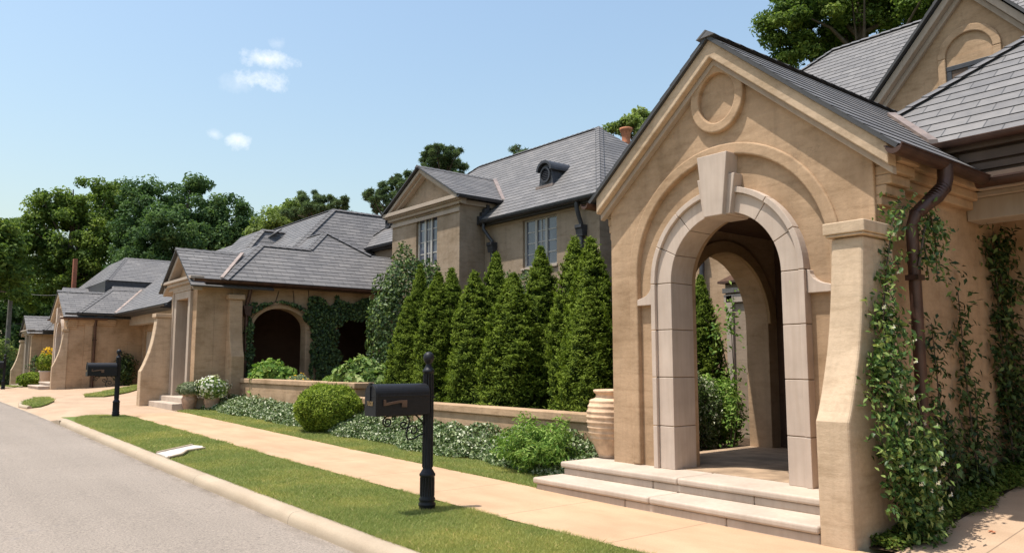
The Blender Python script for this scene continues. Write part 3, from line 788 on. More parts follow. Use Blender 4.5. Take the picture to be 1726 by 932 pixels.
# garden-side bay window with a little hood, seen through the side arch
bw = MB(); bw.box(13.6, 14.27, 7.7, 9.85, 0, 3.15); bw.build('bay_window', M['stucco_grey'], h1, .01)
bf = MB()
for y in (7.8, 8.5, 9.15, 9.7): bf.box(13.54, 13.6, y - .05, y + .1, .9, 2.9)
bf.box(13.54, 13.6, 7.7, 9.85, 2.75, 2.92); bf.box(13.52, 13.6, 7.68, 9.87, 2.95, 3.05); bf.build('window_frame', M['trim'], h1, .008)
bg_ = MB(); bg_.box(13.57, 13.599, 8.65, 9.15, .95, 2.7); bg_.build('bay_pane', M['glass'], h1)
bh = MB(); bh.prism([(13.45, 3.15), (13.45, 3.19), (14.27, 3.5), (14.27, 3.15)], 'Y', 7.6, 9.93); bh.build('window_hood', M['copper'], h1)
downpipe(h1, 14.15, 10.85, 5.8, .3, .06, hopper=False)

# ================================================================== TWO-STOREY HOUSE with the gabled bay
h2 = empty('stucco_house', (14.27, 20.5, .2), 'two-storey grey tan stucco house with gabled bay and round louvred dormer behind the cypress row', 'house', HG)
X0 = 14.27
w = MB(); wall_holes(w, 'X', X0, X0 + .35, 14.15, 27.3, 0, 5.86, [(15.81, 17.28, 4.23, 5.65)])
w.box(X0 + .35, 21, 14.15, 14.5, 0, 5.86)
bx = 13.31; wall_holes(w, 'X', bx, bx + .35, 19.11, 23.11, 0, 6.48, [(20.34, 21.57, 4.55, 6.24)])
w.box(bx + .35, X0 - .002, 19.11, 19.4, 0, 6.48); w.box(bx + .35, X0 - .002, 22.8, 23.11, 0, 6.48)
w.build('wall', M['stucco_grey'], h2, .006)
window_x(h2, X0, 15.81, 17.28, 4.23, 5.65)
window_x(h2, bx, 20.34, 21.57, 4.55, 6.24)
bc = MB(); bc.box(X0 - .02, X0 + .002, 14.1, 27.3, 3.72, 3.86); bc.box(X0 - .03, X0 + .003, 14.1, 19.1, 5.62, 5.84); bc.build('string_course', M['stucco_grey'], h2, .006)
# bay gable
by, bz, bs = 21.11, 7.82, .56; be = 2.28
ped = MB(); ped.prism([(19.13, 6.48), (by, bz - .12), (23.09, 6.48)], 'X', bx + .1, bx + .4); ped.build('pediment', M['stucco_grey'], h2)
cn = MB(); cn.box(bx - .09, bx + .08, 19.02, 23.2, 6.30, 6.40); cn.box(bx - .26, bx + .12, 18.86, 23.36, 6.44, 6.56); cn.box(bx - .18, bx + .1, 18.94, 23.28, 6.401, 6.439)
cn.box(bx - .07, X0 + .5, 19.03, 19.108, 6.3, 6.45); cn.box(bx - .05, bx + .001, 19.08, 23.14, 6.08, 6.2)
for s in (-1, 1):
    for x0, x1, d0, d1 in ((bx - .2, bx + .103, .08, .2), (bx - .08, bx + .102, .202, .29)):
        cn.prism([(by, bz - d0), (by + s * 2.2, bz - bs * 2.2 - d0), (by + s * 2.2, bz - bs * 2.2 - d1), (by, bz - d1)][::s], 'X', x0, x1)
cn.build('cornice', M['trim'], h2, .008)
rf = MB(); xv = lambda z: XE + (z - ZE) / .9
for s in (-1, 1):
    zb = bz - bs * be
    roof_face(rf, [(bx - .3, by + s * be, zb), (xv(zb) + .02, by + s * be, zb), (xv(bz) + .02, by, bz), (bx - .3, by, bz)])
br_ = rf.build('bay_roof', M['slate'], h2)
caps(br_, (0, 0, 0), [((bx - .3, by, bz), (xv(bz), by, bz))])
fl = MB(); strip_along(fl, (xv(bz - bs * be) + .03, by - be, bz - bs * be), (xv(bz), by, bz), .07, .06); fl.build('valley_flashing', M['flash'], br_)
rf = MB(); Y0, Y1 = 13.86, 27.6; ya, yb = Y0 + 3.6, Y1 - 3.6
roof_face(rf, [(XE, Y0, ZE), (XE, Y1, ZE), (XR, yb, ZR), (XR, ya, ZR)])
roof_face(rf, [(XE, Y0, ZE), (XR, ya, ZR), (2 * XR - XE, Y0, ZE)])
roof_face(rf, [(XE, Y1, ZE), (XR, yb, ZR), (2 * XR - XE, Y1, ZE)])
mr = rf.build('roof', M['slate'], h2)
caps(mr, (0, 0, 0), [((XE, Y0, ZE), (XR, ya, ZR)), ((XE, Y1, ZE), (XR, yb, ZR)), ((XR, ya, ZR), (XR, yb, ZR))])
gt = MB(); gutter(gt, (XE - .06, Y0, ZE - .06), (XE - .06, 18.95, ZE - .06), .08); gutter(gt, (XE - .06, 23.3, ZE - .06), (XE - .06, Y1, ZE - .06), .08)
gutter(gt, (bx - .3, by - be - .04, bz - bs * be - .05), (xv(bz - bs * be), by - be - .04, bz - bs * be - .05), .07)
gutter(gt, (XE - .06, Y0 - .06, ZE - .06), (XE + 5, Y0 - .06, ZE - .06), .08)
gt.box(XE + .05, X0, Y0 + .2, Y1, ZE - .18, ZE - .12)
gt.build('gutter', M['zinc'], h2)
# lead-stepped apron where bay meets the main eave
ap_ = MB()
for i in range(4): ap_.box(X0 - .32 + .1 * i, X0 - .22 + .1 * i, 18.98, 19.1, ZE - .14, ZE + .12 + .13 * i)
ap_.build('step_flashing', M['zinc'], h2)
downpipe(h2, 14.16, 18.6, 5.74, .3, .055, gx=-.16, gy=.22)
downpipe(h2, 14.16, 14.72, 5.74, .3, .06, gx=-.16, gy=.0)
def oculus(root, x, y, z, r=.3):
    """round louvred dormer riding on the street slope; x,y,z = centre of its front ring"""
    n = 20
    d = MB(); hz = .40
    d.prism([(y - .32, z - hz), (y - .255, z), ] + [(y - .255 * math.cos(math.radians(a)), z + .255 * math.sin(math.radians(a))) for a in range(15, 180, 15)] + [(y + .255, z), (y + .32, z - hz)], 'X', x, x + .7)
    o = d.build('dormer', M['zinc'], root, .01)
    h = MB(); h.prism([(y + .34 * math.cos(math.radians(a)), z + .06 + .31 * math.sin(math.radians(a))) for a in range(0, 181, 12)] + [(y + .265 * math.cos(math.radians(a)), z + .04 + .24 * math.sin(math.radians(a))) for a in range(180, -1, -12)], 'X', x - .1, x + .8)
    h.build('dormer_hood', M['zinc'], o, .01)
    rg = MB(); k = 28
    ro, ri = .22, .17
    vs = [(xx, y + rr * math.cos(2 * PI * i / k), z - .06 + rr * 1.1 * math.sin(2 * PI * i / k)) for xx, rr in ((x - .05, ro), (x - .05, ri), (x + .01, ro), (x + .01, ri)) for i in range(k)]
    fs = []
    for i in range(k):
        j = (i + 1) % k; fs += [(i, j, k + j, k + i), (2 * k + i, 2 * k + j, j, i), (k + i, k + j, 3 * k + j, 3 * k + i)]
    rg.add(vs, fs); rg.build('dormer_ring', M['zinc'], o)
    lv = MB()
    for i in range(-3, 4):
        zz = i * .05; hw_ = math.sqrt(max(0, .17 ** 2 - (zz / 1.1) ** 2))
        vs = [(x - .03, y - hw_, z - .06 + zz - .03), (x - .03, y + hw_, z - .06 + zz - .03), (x - .004, y + hw_, z - .06 + zz + .03), (x - .004, y - hw_, z - .06 + zz + .03)]
        lv.add(vs + [(a + .008, b, c) for a, b, c in vs], [(0, 1, 2, 3), (4, 5, 6, 7), (0, 1, 5, 4), (2, 3, 7, 6)])
    lv.build('louvre', M['iron'], o)
    f = MB(); f.box(x - .08, x + .2, y - .38, y + .38, z - hz - .06, z - hz + .02); f.build('apron_flashing', M['flash'], o)
oculus(h2, 14.93, 17.0, 7.10); oculus(h2, 14.93, 26.2, 7.02)
ch = MB(); ch.box(18.6, 19.4, 17.15, 17.95, 6.5, 8.62); c_ = ch.build('chimney', M['stucco_grey'], h2, .01)
po = MB(); po.lathe((19.0, 17.54, 8.6), [(.2, 0), (.2, .08), (.15, .12), (.14, .2), (.165, .24), (.15, .28), (.14, .5), (.16, .54), (.15, .58), (.2, .66), (.22, .7), (.22, .76), (.17, .78), (.13, .76)], 18)
po.build('chimney_pot', M['terracotta'], c_)

# ================================================================== ARCADED HOUSE
h3 = empty('stucco_house', (6.9, 24.3, .26), 'tan stucco house with pedimented doorway and ivy-hung arcade beyond the low wall', 'house', HG)
Zb = .26
def doorway_front(root, X, Yr, Yl, Z, ztop, apexz, depth, dw=.6, doorh=2.85):
    """rectangular doorway under a shallow pediment, street face at X between Yr (near) and Yl (far)"""
    c = (Yr + Yl) / 2; w = MB((0, 0, Z)); th = .5
    w.box(X, X + th, Yr, c - dw, 0, ztop); w.box(X, X + th, c + dw, Yl, 0, ztop); w.box(X, X + th, c - dw, c + dw, doorh + .3, ztop)
    w.box(X + th, X + depth, Yr, Yr + .4, 0, ztop); w.box(X + th, X + depth, Yl - .4, Yl, 0, ztop); w.box(X + depth - .2, X + depth, Yr + .4, Yl - .4, 0, ztop)
    w.prism([(Yr + .03, ztop), (c, apexz - .14), (Yl - .03, ztop)], 'X', X + .06, X + .4)
    w.build('entry_wall', M['stucco'], root, .01)
    s = MB((0, 0, Z))
    for k in (-1, 1):
        y0, y1 = sorted((c + k * (dw - .02), c + k * (dw + .2))); s.box(X - .05, X + .45, y0, y1, .3, doorh + .3)
        y0, y1 = sorted((c + k * (dw + .202), c + k * (dw + .28))); s.box(X - .08, X + .02, y0, y1, .3, doorh + .5)
    s.box(X - .05, X + .45, c - dw - .2, c + dw + .2, doorh + .302, doorh + .52); s.box(X - .08, X + .02, c - dw - .28, c + dw + .28, doorh + .522, doorh + .60)
    s.build('door_surround', M['trim'], root, .008)
    d = MB((0, 0, Z)); d.box(X + .8, X + .86, c - dw - .3, c + dw + .3, .3, doorh + .6); d.build('entry_door', M['wood'], root)
    cn = MB((0, 0, Z)); cn.box(X - .10, X + .05, Yr - .08, Yl + .08, ztop - .28, ztop - .17); cn.box(X - .2, X + .08, Yr - .18, Yl + .18, ztop - .168, ztop - .08); cn.box(X - .28, X + .1, Yr - .25, Yl + .25, ztop - .078, ztop + .0)
    sp = (apexz - ztop) / ((Yl - Yr) / 2)
    e = (Yl - Yr) / 2 + .25
    for k in (-1, 1): cn.prism([(c, apexz - .07), (c + k * e, apexz - .07 - sp * e), (c + k * e, apexz - .22 - sp * e), (c, apexz - .22)][::k], 'X', X - .2, X + .062)
    cn.build('pediment_cornice', M['trim'], root, .008)
    for i, (a, z) in enumerate(((-.62, .15), (-.3, .30))):
        st = MB((0, 0, Z)); st.box(X + a, X + (.0 if i == 0 else .8), Yr - .25, Yl - .1, z - .3, z); st.build('step', M['lime_step'], root, .015)
    return sp, c
sp, cc = doorway_front(h3, 6.9, 22.95, 25.47, Zb, 3.72, 4.64, 1.1)
buttress(h3, 6.03, 25.32, Zb, -.17, .17, back=.95)
# arcade wall with two arches, returned to the main house
w = MB()
a1 = arc(9.37, 2.55, .84, 0, 180, 18, .62); a2 = arc(12.0, 2.55, .75, 0, 180, 18, .62)
w.prism([(8.0, 0), (8.0, 3.86), (14.2, 3.86), (14.2, 0), (12.75, 0)] + a2 + [(11.25, 0), (10.21, 0)] + a1 + [(8.53, 0)], 'Y', 22.95, 23.35)
w.build('arcade_wall', M['stucco'], h3, .012)
ab = MB(); ab.prism(arc(9.37, 2.55, .95, 0, 180, 18, .73) + arc(9.37, 2.55, .842, 180, 0, 18, .622), 'Y', 22.91, 22.952); ab.prism(arc(12.0, 2.55, .86, 0, 180, 18, .73) + arc(12.0, 2.55, .752, 180, 0, 18, .622), 'Y', 22.91, 22.952)
ab.build('arch_band', M['stucco'], h3, .006)
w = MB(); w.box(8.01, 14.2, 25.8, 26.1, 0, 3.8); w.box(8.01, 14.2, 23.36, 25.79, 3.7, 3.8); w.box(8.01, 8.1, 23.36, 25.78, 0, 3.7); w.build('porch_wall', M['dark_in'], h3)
w = MB(); w.box(7.88, 7.999, 22.9, 22.949, 0, 3.86); w.build('corner_strip', M['stucco'], h3)
pf = MB(); pf.box(8.0, 14.2, 23.35, 25.8, .1, .4); pf.build('porch_floor', M['flag'], h3)
tb = MB(); tb.box(10.2, 11.0, 25.1, 25.6, 1.1, 1.16)
for x in (10.25, 10.9): 
    for y in (25.15, 25.55): tb.box(x, x + .05, y - .05, y, .4, 1.1)
tb.build('porch_table', M['wood'], h3); 
# side buttress on the arcade wall, flaring to the garden
p = [(22.95, -.1), (22.95, 3.1), (22.72, 3.1), (22.70, 2.6), (22.66, 2.2), (22.6, 1.9), (22.5, 1.6), (22.42, 1.45), (22.40, -.1)]
m = MB((0, 0, Zb)); m.prism(p, 'X', 7.75, 8.13); b_ = m.build('buttress', M['stucco'], h3, .02)
c = MB((0, 0, Zb)); c.box(7.70, 8.18, 22.66, 22.95, 3.1, 3.24); c.build('buttress_cap', M['stucco'], b_, .015)
downpipe(h3, 8.3, 22.84, 3.8, .5, .055, gx=.05, gy=-.1, mat='copper')
# roofs
rz = 3.9; ry = 22.55; s_ = .84
pl = lambda x, y: (x, y, rz + s_ * (y - ry))
rf = MB()
roof_face(rf, [pl(7.5, 22.55), pl(14.1, 22.55), pl(14.1, 24.12), pl(13.05, 24.14), pl(11.78, 25.12), pl(10.78, 24.17), pl(9.16, 24.17)])
zr = pl(0, 24.17)[2]
roof_face(rf, [pl(7.5, 22.55), (9.16, 24.17, zr), (9.16, 26.6, zr), (7.5, 28.2, rz)])
za = pl(0, 25.12)[2]
roof_face(rf, [(10.78, 24.17, zr), (11.78, 25.12, za), (11.78, 29, za), (10.78, 29, zr)])
roof_face(rf, [(13.05, 24.14, pl(0, 24.14)[2]), (11.78, 25.12, za), (11.78, 29, za), (13.05, 29, pl(0, 24.14)[2])])
roof_face(rf, [(9.16, 24.17, zr), (10.78, 24.17, zr), (10.78, 26.4, zr - 1.5), (9.16, 26.4, zr - 1.5)])
# tall mass behind
ax_, ay_, az_ = 13.4, 27.9, 7.5
roof_face(rf, [(9.3, 24.6, 4.1), (ax_, ay_, az_), (ax_, 38, az_), (9.3, 38, 4.1)])
roof_face(rf, [(10.3, 25.4, 4.95), (ax_, ay_, az_), (20, ay_, az_), (20, 25.4, 4.95)])
# small back gablet
roof_face(rf, [(9.9, 29.2, 5.0), (11.6, 30.5, 6.85), (12.6, 30.5, 6.85), (12.6, 29.2, 5.0)])
roof_face(rf, [(9.9, 29.2, 5.0), (11.6, 30.5, 6.85), (11.6, 33, 6.85), (9.9, 33, 5.0)])
ho = rf.build('roof', M['slate'], h3)
caps(ho, (0, 0, 0), [(pl(7.5, 22.55), (9.16, 24.17, zr)), ((9.16, 24.17, zr), (10.78, 24.17, zr)), ((10.78, 24.17, zr), (11.78, 25.12, za)), (pl(13.05, 24.14), (11.78, 25.12, za)), ((11.78, 25.12, za), (11.78, 28, za)),
    ((10.3, 25.4, 4.95), (ax_, ay_, az_)), ((ax_, ay_, az_), (20, ay_, az_)), ((ax_, ay_, az_), (ax_, 38, az_)), ((9.9, 29.2, 5.0), (11.6, 30.5, 6.85)), ((11.6, 30.5, 6.85), (12.6, 30.5, 6.85))])
rf = MB(); gzr = Zb + 4.64; ge = 1.62
for k in (-1, 1):
    yy = cc + k * (1.26 + .4); z_ = gzr - sp * (1.26 + .4)
    roof_face(rf, [(6.6, yy, z_), (9.0, yy, z_), (9.0, cc, gzr), (6.6, cc, gzr)])
gr_ = rf.build('entry_roof', M['slate'], h3)
caps(gr_, (0, 0, 0), [((6.6, cc, gzr), (8.7, cc, gzr))], .1)
fl = MB(); strip_along(fl, pl(7.45, 22.58), (8.55, 24.1, gzr + .0), .05, .05); fl.build('valley_flashing', M['flash'], gr_)
gt = MB(); gutter(gt, (6.65, 22.48, rz - .03), (13.6, 22.48, rz - .05), .07); gt.box(7.0, 14.1, 22.6, 22.95, rz - .12, rz - .09); gt.build('gutter', M['copper'], h3)
ch = MB(); ch.box(15.4, 15.9, 40.8, 41.2, 4, 7.85); c_ = ch.build('chimney', M['brick'], h3)
po = MB(); po.lathe((15.65, 41.0, 7.84), [(.22, 0), (.2, .1), (.24, .25), (.26, .3), (.2, .34)], 14); po.build('chimney_pot', M['terracotta'], c_)

# ================================================================== THIRD STREET HOUSE with the garage
h4 = empty('stucco_house', (6.55, 42.7, .35), 'tan stucco house with recessed garage at the far end of the driveway', 'house', HG)
portico(h4, 6.55, 42.71, .345, apex=4.62, slope=.65, medallion=False, roof_to=3.0, left_steps=1.6)
buttress(h4, 6.05, 41.0, .345, -.03, .2, back=.6)
wX = MB(); wX.box(9.84, 10.3, 40.995, 41.4, 0, 3.8); wX.box(9.82, 10.1, 30, 36.9, 0, 3.8); wX.box(9.82, 10.1, 40.6, 40.99, 0, 3.8); wX.box(9.82, 10.1, 36.9, 40.6, 3.05, 3.8); wX.box(9.82, 10.1, 30, 30.3, 0, 3.8)
pX = MB(); pX.box(9.22, 9.819, 33.2, 33.6, 0, 3.3); pX.build('garage_pillar', M['stucco'], h4, .01); pX = MB(); pX.box(7.3, 7.62, 40.93, 41.0, 0, 3.8); pX.build('pilaster', M['stucco'], h4)
wX.build('garage_wall', M['stucco'], h4)
gb = MB(); gb.box(9.2, 9.6, 33, 40.97, 3.32, 3.72); gb.box(9.12, 9.3, 33, 40.96, 3.721, 3.8); gb.box(9.6, 9.82, 33, 40.95, 3.65, 3.7); gb.build('garage_beam', M['trim'], h4)
gd = MB(); gd.box(9.92, 9.98, 36.9, 40.6, .5, 3.05)
for k in range(4): gd.box(9.90, 9.92, 36.98 + k * .92, 36.98 + k * .92 + .78, .6, 1.7); gd.box(9.90, 9.92, 36.98 + k * .92, 36.98 + k * .92 + .78, 1.8, 2.9)
gd.build('garage_door', M['garage'], h4)
downpipe(h4, 7.72, 40.9, 3.75, .4, .055, gx=0, gy=-.1, hopper=False, mat='copper')
rf = MB(); e3 = 3.86
roof_face(rf, [(6.95, 40.72, e3), (8.5, 40.72, e3), (10.1, 42.8, 5.19), (8.72, 42.8, 5.19)])
roof_face(rf, [(6.95, 40.72, e3), (8.72, 42.8, 5.19), (8.72, 46, 5.19), (6.95, 47, e3)])
roof_face(rf, [(8.5, 40.72, e3), (10.1, 42.8, 5.19), (12.2, 44.5, 6.9), (12.2, 30, 6.9), (8.5, 32, e3)])
roof_face(rf, [(8.72, 42.8, 5.19), (12, 42.8, 5.19), (12, 43.6, 5.6), (8.9, 43.6, 5.6)])
roof_face(rf, [(8.6, 43.2, 5.68), (13.5, 43.2, 5.68), (12.6, 46, 7.2), (9.98, 46, 7.2)])
roof_face(rf, [(8.6, 43.2, 5.68), (9.98, 46, 7.2), (9.98, 50, 7.2), (8.6, 53, 5.68)])
roof_face(rf, [(6.9, 46.2, 4.9), (9.2, 46.2, 4.9), (9.2, 47.5, 5.55), (7.3, 47.5, 5.55)])
ro = rf.build('garage_roof', M['slate'], h4)
caps(ro, (0, 0, 0), [((6.95, 40.72, e3), (8.72, 42.8, 5.19)), ((8.72, 42.8, 5.19), (10.1, 42.8, 5.19)), ((8.6, 43.2, 5.68), (9.98, 46, 7.2)), ((9.98, 46, 7.2), (12.6, 46, 7.2))])
fl = MB(); strip_along(fl, (8.5, 40.74, e3), (10.1, 42.8, 5.19), .06, .06); fl.build('valley_flashing', M['flash'], ro)
gt = MB(); gutter(gt, (6.4, 40.64, e3 - .05), (8.5, 40.64, e3 - .05), .07); gutter(gt, (8.44, 40.7, e3 - .05), (8.44, 32, e3 - .05), .07); gt.box(8.5, 9.2, 33, 40.95, e3 - .14, e3 - .09); gt.build('garage_gutter', M['zinc'], h4)
us = MB(); us.box(8.5, 13, 43.25, 54, 4.0, 5.66); us.build('roof_step', M['zinc'], h4)
ch = MB(); ch.box(7.8, 7.99, 47.9, 48.2, 4.5, 7.2); ch.build('chimney', M['brick'], h4)
# flowering urn beside its steps
# ================================================================== FARTHEST HOUSE
h5 = empty('stucco_house', (6.6, 53.3, .17), 'small tan stucco house farthest down the street, half hidden by the garage house', 'house', HG)
sp5, c5 = doorway_front(h5, 6.6, 52.0, 54.6, .15, 3.3, 4.1, 2.2)
buttress(h5, 5.95, 54.45, .12, -.17, .17, back=.75)
w = MB(); w.box(8.0, 12, 52.0, 52.4, 0, 3.42); w.box(7.75, 8.0, 51.75, 52.0, 0, 3.0); w.build('side_wall', M['stucco'], h5, .01)
rf = MB()
for k in (-1, 1): roof_face(rf, [(6.3, c5 + k * 1.7, 4.25 - sp5 * 1.7), (8.6, c5 + k * 1.7, 4.25 - sp5 * 1.7), (8.6, c5, 4.25), (6.3, c5, 4.25)])
roof_face(rf, [(7.1, 51.6, 3.42), (12, 51.6, 3.42), (12, 54.5, 5.3), (9.0, 54.5, 5.3)]); roof_face(rf, [(7.1, 51.6, 3.42), (9.0, 54.5, 5.3), (9.0, 57, 5.3), (7.1, 59, 3.42)])
ro = rf.build('roof', M['slate'], h5)
caps(ro, (0, 0, 0), [((7.1, 51.6, 3.42), (9.0, 54.5, 5.3)), ((6.3, c5, 4.25), (8.2, c5, 4.25))])
gt = MB(); gutter(gt, (6.4, 51.55, 3.36), (12, 51.55, 3.36), .07); gt.build('gutter', M['zinc'], h5)
downpipe(h5, 8.1, 51.92, 3.3, .2, .06, gx=0, gy=-.1)

# ------------------------------------------------------------------ garden walls
def garden_wall(X, y0, y1, zt, label, ret=None):
    o = empty('garden_wall', (X, (y0 + y1) / 2, 0), label, 'wall', 'low tan garden walls')
    b = MB(); b.box(X + .04, X + .30, y0, y1, -.2, zt - .13)
    if ret: b.box(X + .30, X + ret, y0, y0 + .26, -.2, zt - .13)
    b.build('wall_body', M['stucco'], o, .01)
    c = MB(); c.box(X, X + .34, y0 - (.04 if ret else 0), y1, zt - .128, zt)
    if ret: c.box(X + .341, X + ret + .04, y0 - .04, y0 + .3, zt - .128, zt)
    c.build('coping', M['stucco'], o, .018, seg=3); return o
garden_wall(7.75, 6.95, 15.3, .80, 'long low tan wall with thick coping in front of the cypress row')
garden_wall(8.0, 15.45, 23.0, 1.09, 'raised tan planter wall between the round boxwood and the doorway steps', .45)

# ------------------------------------------------------------------ mailboxes
def tubes(mb, pts, r, n=8): mb.tube(pts, r, n)
def mailbox(loc, label):
    o = empty('mailbox', loc, label, 'mailbox', 'black mailboxes along the verge')
    L = Vector(loc)
    p = MB(loc)
    pr = [(.088, -.05), (.088, .012), (.08, .03), (.09, .045), (.09, .065), (.076, .08), (.084, .095), (.084, .115), (.072, .135), (.071, .33), (.083, .345), (.083, .365), (.074, .375), (.06, .40), (.05, .415), (.05, 1.40),
          (.062, 1.41), (.064, 1.43), (.05, 1.445), (.036, 1.47), (.028, 1.495), (.03, 1.505), (.045, 1.52), (.056, 1.545), (.058, 1.57), (.05, 1.60), (.03, 1.62), (.004, 1.628)]
    p.lathe((0, 0, 0), pr, 24)
    for i in range(12):
        a = 2 * PI * i / 12; p.tube([(.05 * math.cos(a), .05 * math.sin(a), .43), (.05 * math.cos(a), .05 * math.sin(a), 1.395)], .0075, 6)
    for i in range(16):
        a = 2 * PI * i / 16; p.tube([(.071 * math.cos(a), .071 * math.sin(a), .14), (.071 * math.cos(a), .071 * math.sin(a), .328)], .007, 6)
    p.box(.045, .075, -.02, .02, 1.14, 1.16)
    p.build('post', M['iron'], o)
    prof_ = [(-.108, .985), (.108, .985), (.108, 1.19)] + [(.108 * math.cos(math.radians(a)), 1.19 + .108 * math.sin(math.radians(a))) for a in range(12, 180, 12)] + [(-.108, 1.19)]
    b = MB(loc); b.prism(prof_, 'X', -.655, -.045)
    b.box(-.64, -.05, -.114, -.109, 1.17, 1.185)
    b.build('box', M['iron'], o, .006)
    pd = [(a * 1.05, 1.0 + (z - 1.0) * 1.02 - .004) for a, z in prof_]
    d = MB(loc); d.prism(pd, 'X', -.685, -.657); d.box(-.697, -.685, -.012, .012, 1.13, 1.275); d.box(-.70, -.67, -.022, .022, 1.298, 1.312)
    d.box(-.688, -.684, -.1, .1, 1.175, 1.181)
    dr = d.build('door', M['iron'], o, .005)
    cu = bpy.data.curves.new('house_number', 'FONT'); cu.body = '7008'; cu.size = .062; cu.extrude = .002; cu.align_x = 'CENTER'
    tmp = bpy.data.objects.new('tmp', cu); COL.objects.link(tmp)
    bpy.context.view_layer.update()
    me = bpy.data.meshes.new_from_object(tmp.evaluated_get(bpy.context.evaluated_depsgraph_get()))
    bpy.data.objects.remove(tmp)
    for v in me.vertices: x, y, z = v.co; v.co = (-.689 - z, -x, 1.085 + y)
    me.materials.clear(); me.materials.append(M['brass']); me.name = 'house_number'
    no = bpy.data.objects.new('house_number', me); COL.objects.link(no); no.parent = dr
    f = MB(loc)
    f.prism([(-.60, 1.145), (-.575, 1.145), (-.57, 1.115), (-.42, 1.135), (-.33, 1.135), (-.33, 1.065), (-.39, 1.065), (-.39, 1.11), (-.42, 1.11), (-.585, 1.085), (-.60, 1.085)], 'Y', -.125, -.112)
    f.build('flag', M['flagmetal'], o, .002)
    s = MB(loc)
    def spiral(cx, cz, r0, turns, a0, sgn):
        return [(cx + (r0 * (1 - .78 * t)) * math.cos(a0 + sgn * 2 * PI * turns * t), 0, cz + (r0 * (1 - .78 * t)) * math.sin(a0 + sgn * 2 * PI * turns * t)) for t in np.linspace(0, 1, 30)]
    def smooth(pts):
        out = []
        for a in range(len(pts) - 1):
            p0 = Vector(pts[max(a - 1, 0)]); p1 = Vector(pts[a]); p2 = Vector(pts[a + 1]); p3 = Vector(pts[min(a + 2, len(pts) - 1)])
            for t in (0, .25, .5, .75): out.append(.5 * ((2 * p1) + (p2 - p0) * t + (2 * p0 - 5 * p1 + 4 * p2 - p3) * t * t + (3 * p1 - p0 - 3 * p2 + p3) * t ** 3))
        return out + [Vector(pts[-1])]
    for c_ in ([(-.223, .982), (-.152, .969), (-.091, .917), (-.05, .86)], [(-.335, .982), (-.264, .973), (-.231, .925), (-.243, .862), (-.284, .838), (-.325, .862), (-.325, .894), (-.289, .905), (-.269, .886), (-.289, .870)],
               [(-.243, .727), (-.264, .782), (-.243, .838), (-.193, .863), (-.142, .846), (-.137, .806), (-.172, .782), (-.203, .798), (-.198, .822)], [(-.243, .727), (-.162, .735), (-.101, .767), (-.05, .775)]):
        s.tube(smooth([(x, 0, z) for x, z in c_]), .0085, 6)
    s.tube(spiral(-.485, .915, .058, 1.7, 1.3, 1), .0085, 6)
    s.tube(spiral(-.42, .955, .028, 1.2, 2.0, -1), .007, 6)
    s.tube([(-.5, 0, .978), (-.05, 0, .978)], .012, 6)
    s.build('scroll_bracket', M['iron'], o)
    return o
mb1 = mailbox((4.52, 7.04, 0), 'nearest black mailbox with house number and scroll bracket, large in front of the round boxwood')
for (x, y, lab) in ((4.52, 21.0, 'black mailbox on the rounded end of the lawn beside the driveway'), (4.53, 43.8, 'farthest black mailbox at the picture edge beyond the driveway')):
    o = copy_tree(mb1); o.location = (x, y, zg(y)); tag(o, lab)

# ------------------------------------------------------------------ urn and pots
u = empty('clay_urn', (7.44, 7.23, .3), 'large pale ribbed clay jar standing on the step end beside the arch wall', 'urn')
prof_ = [(.14, 0), (.155, .01), (.16, .03)]
for i in range(60):
    t = i / 59; z = .03 + .71 * t; r = .16 + .13 * math.sin(PI * min(1, (t * .84) ** 1.15 + .0)) ** .8 * (1 + .12 * t)
    if t > .3: r += .013 * max(0, math.sin(t * 66)) ** 1.5
    prof_.append((r, z))
prof_ += [(.20, .755), (.182, .775), (.182, .81), (.20, .825), (.215, .84), (.21, .865), (.18, .87), (.165, .84), (.15, .70)]
b = MB((7.44, 7.23, .3)); b.lathe((0, 0, 0), prof_, 32); b.build('jar_body', M['urnclay'], u)

def foliage_ball(n, c, r, size, rs=RS, top=0, shell=.18, squash=.0, lump=.12, seed=0):
    d = unit(rs.normal(size=(n, 3))); 
    ph = seed
    lum = 1 + lump * (np.sin(d[:, 0] * 5 + ph) * np.sin(d[:, 1] * 6 + ph * 2) + .6 * np.sin(d[:, 2] * 9 + ph * 3) * np.sin(d[:, 0] * 8))
    rr = lum * (1 - shell * rs.rand(n) ** 1.5)
    P = np.array(c) + d * np.array(r) * rr[:, None]
    return P, d
def pot(loc, label, kind):
    o = empty('flower_pot', loc, label, 'flower pot', 'planted clay pots by the doorway steps')
    b = MB(loc); b.lathe((0, 0, 0), [(.13, 0), (.17, .1), (.20, .24), (.205, .3), (.17, .36), (.19, .40), (.21, .42), (.2, .44), (.17, .43), (.15, .36)], 20); b.build('clay_pot', M['potclay'], o)
    if kind == 'grey':
        P, d = foliage_ball(1600, (loc[0], loc[1], loc[2] + .56), (.32, .32, .2), .05); leaves('foliage', M['lf_grey'], o, P, d + [0, 0, .3], .12, .018, D=d + RS.normal(0, .5, d.shape))
    else:
        P, d = foliage_ball(1500, (loc[0], loc[1], loc[2] + .58), (.42, .42, .3), .05); leaves('foliage', M['lf_hyd'], o, P, d, .08, .045)
        P, d = foliage_ball(260, (loc[0], loc[1], loc[2] + .6), (.45, .45, .33), .05, shell=.05); leaves('flowers', M['petal_w'], o, P, d, .07, .06)
pot((6.72, 22.65, zg(22.6)), 'pink clay pot with a mound of grey-green foliage by the steps', 'grey')
pot((7.2, 22.25, zg(22.2)), 'clay pot overflowing with white flowers beside the planter wall', 'white')

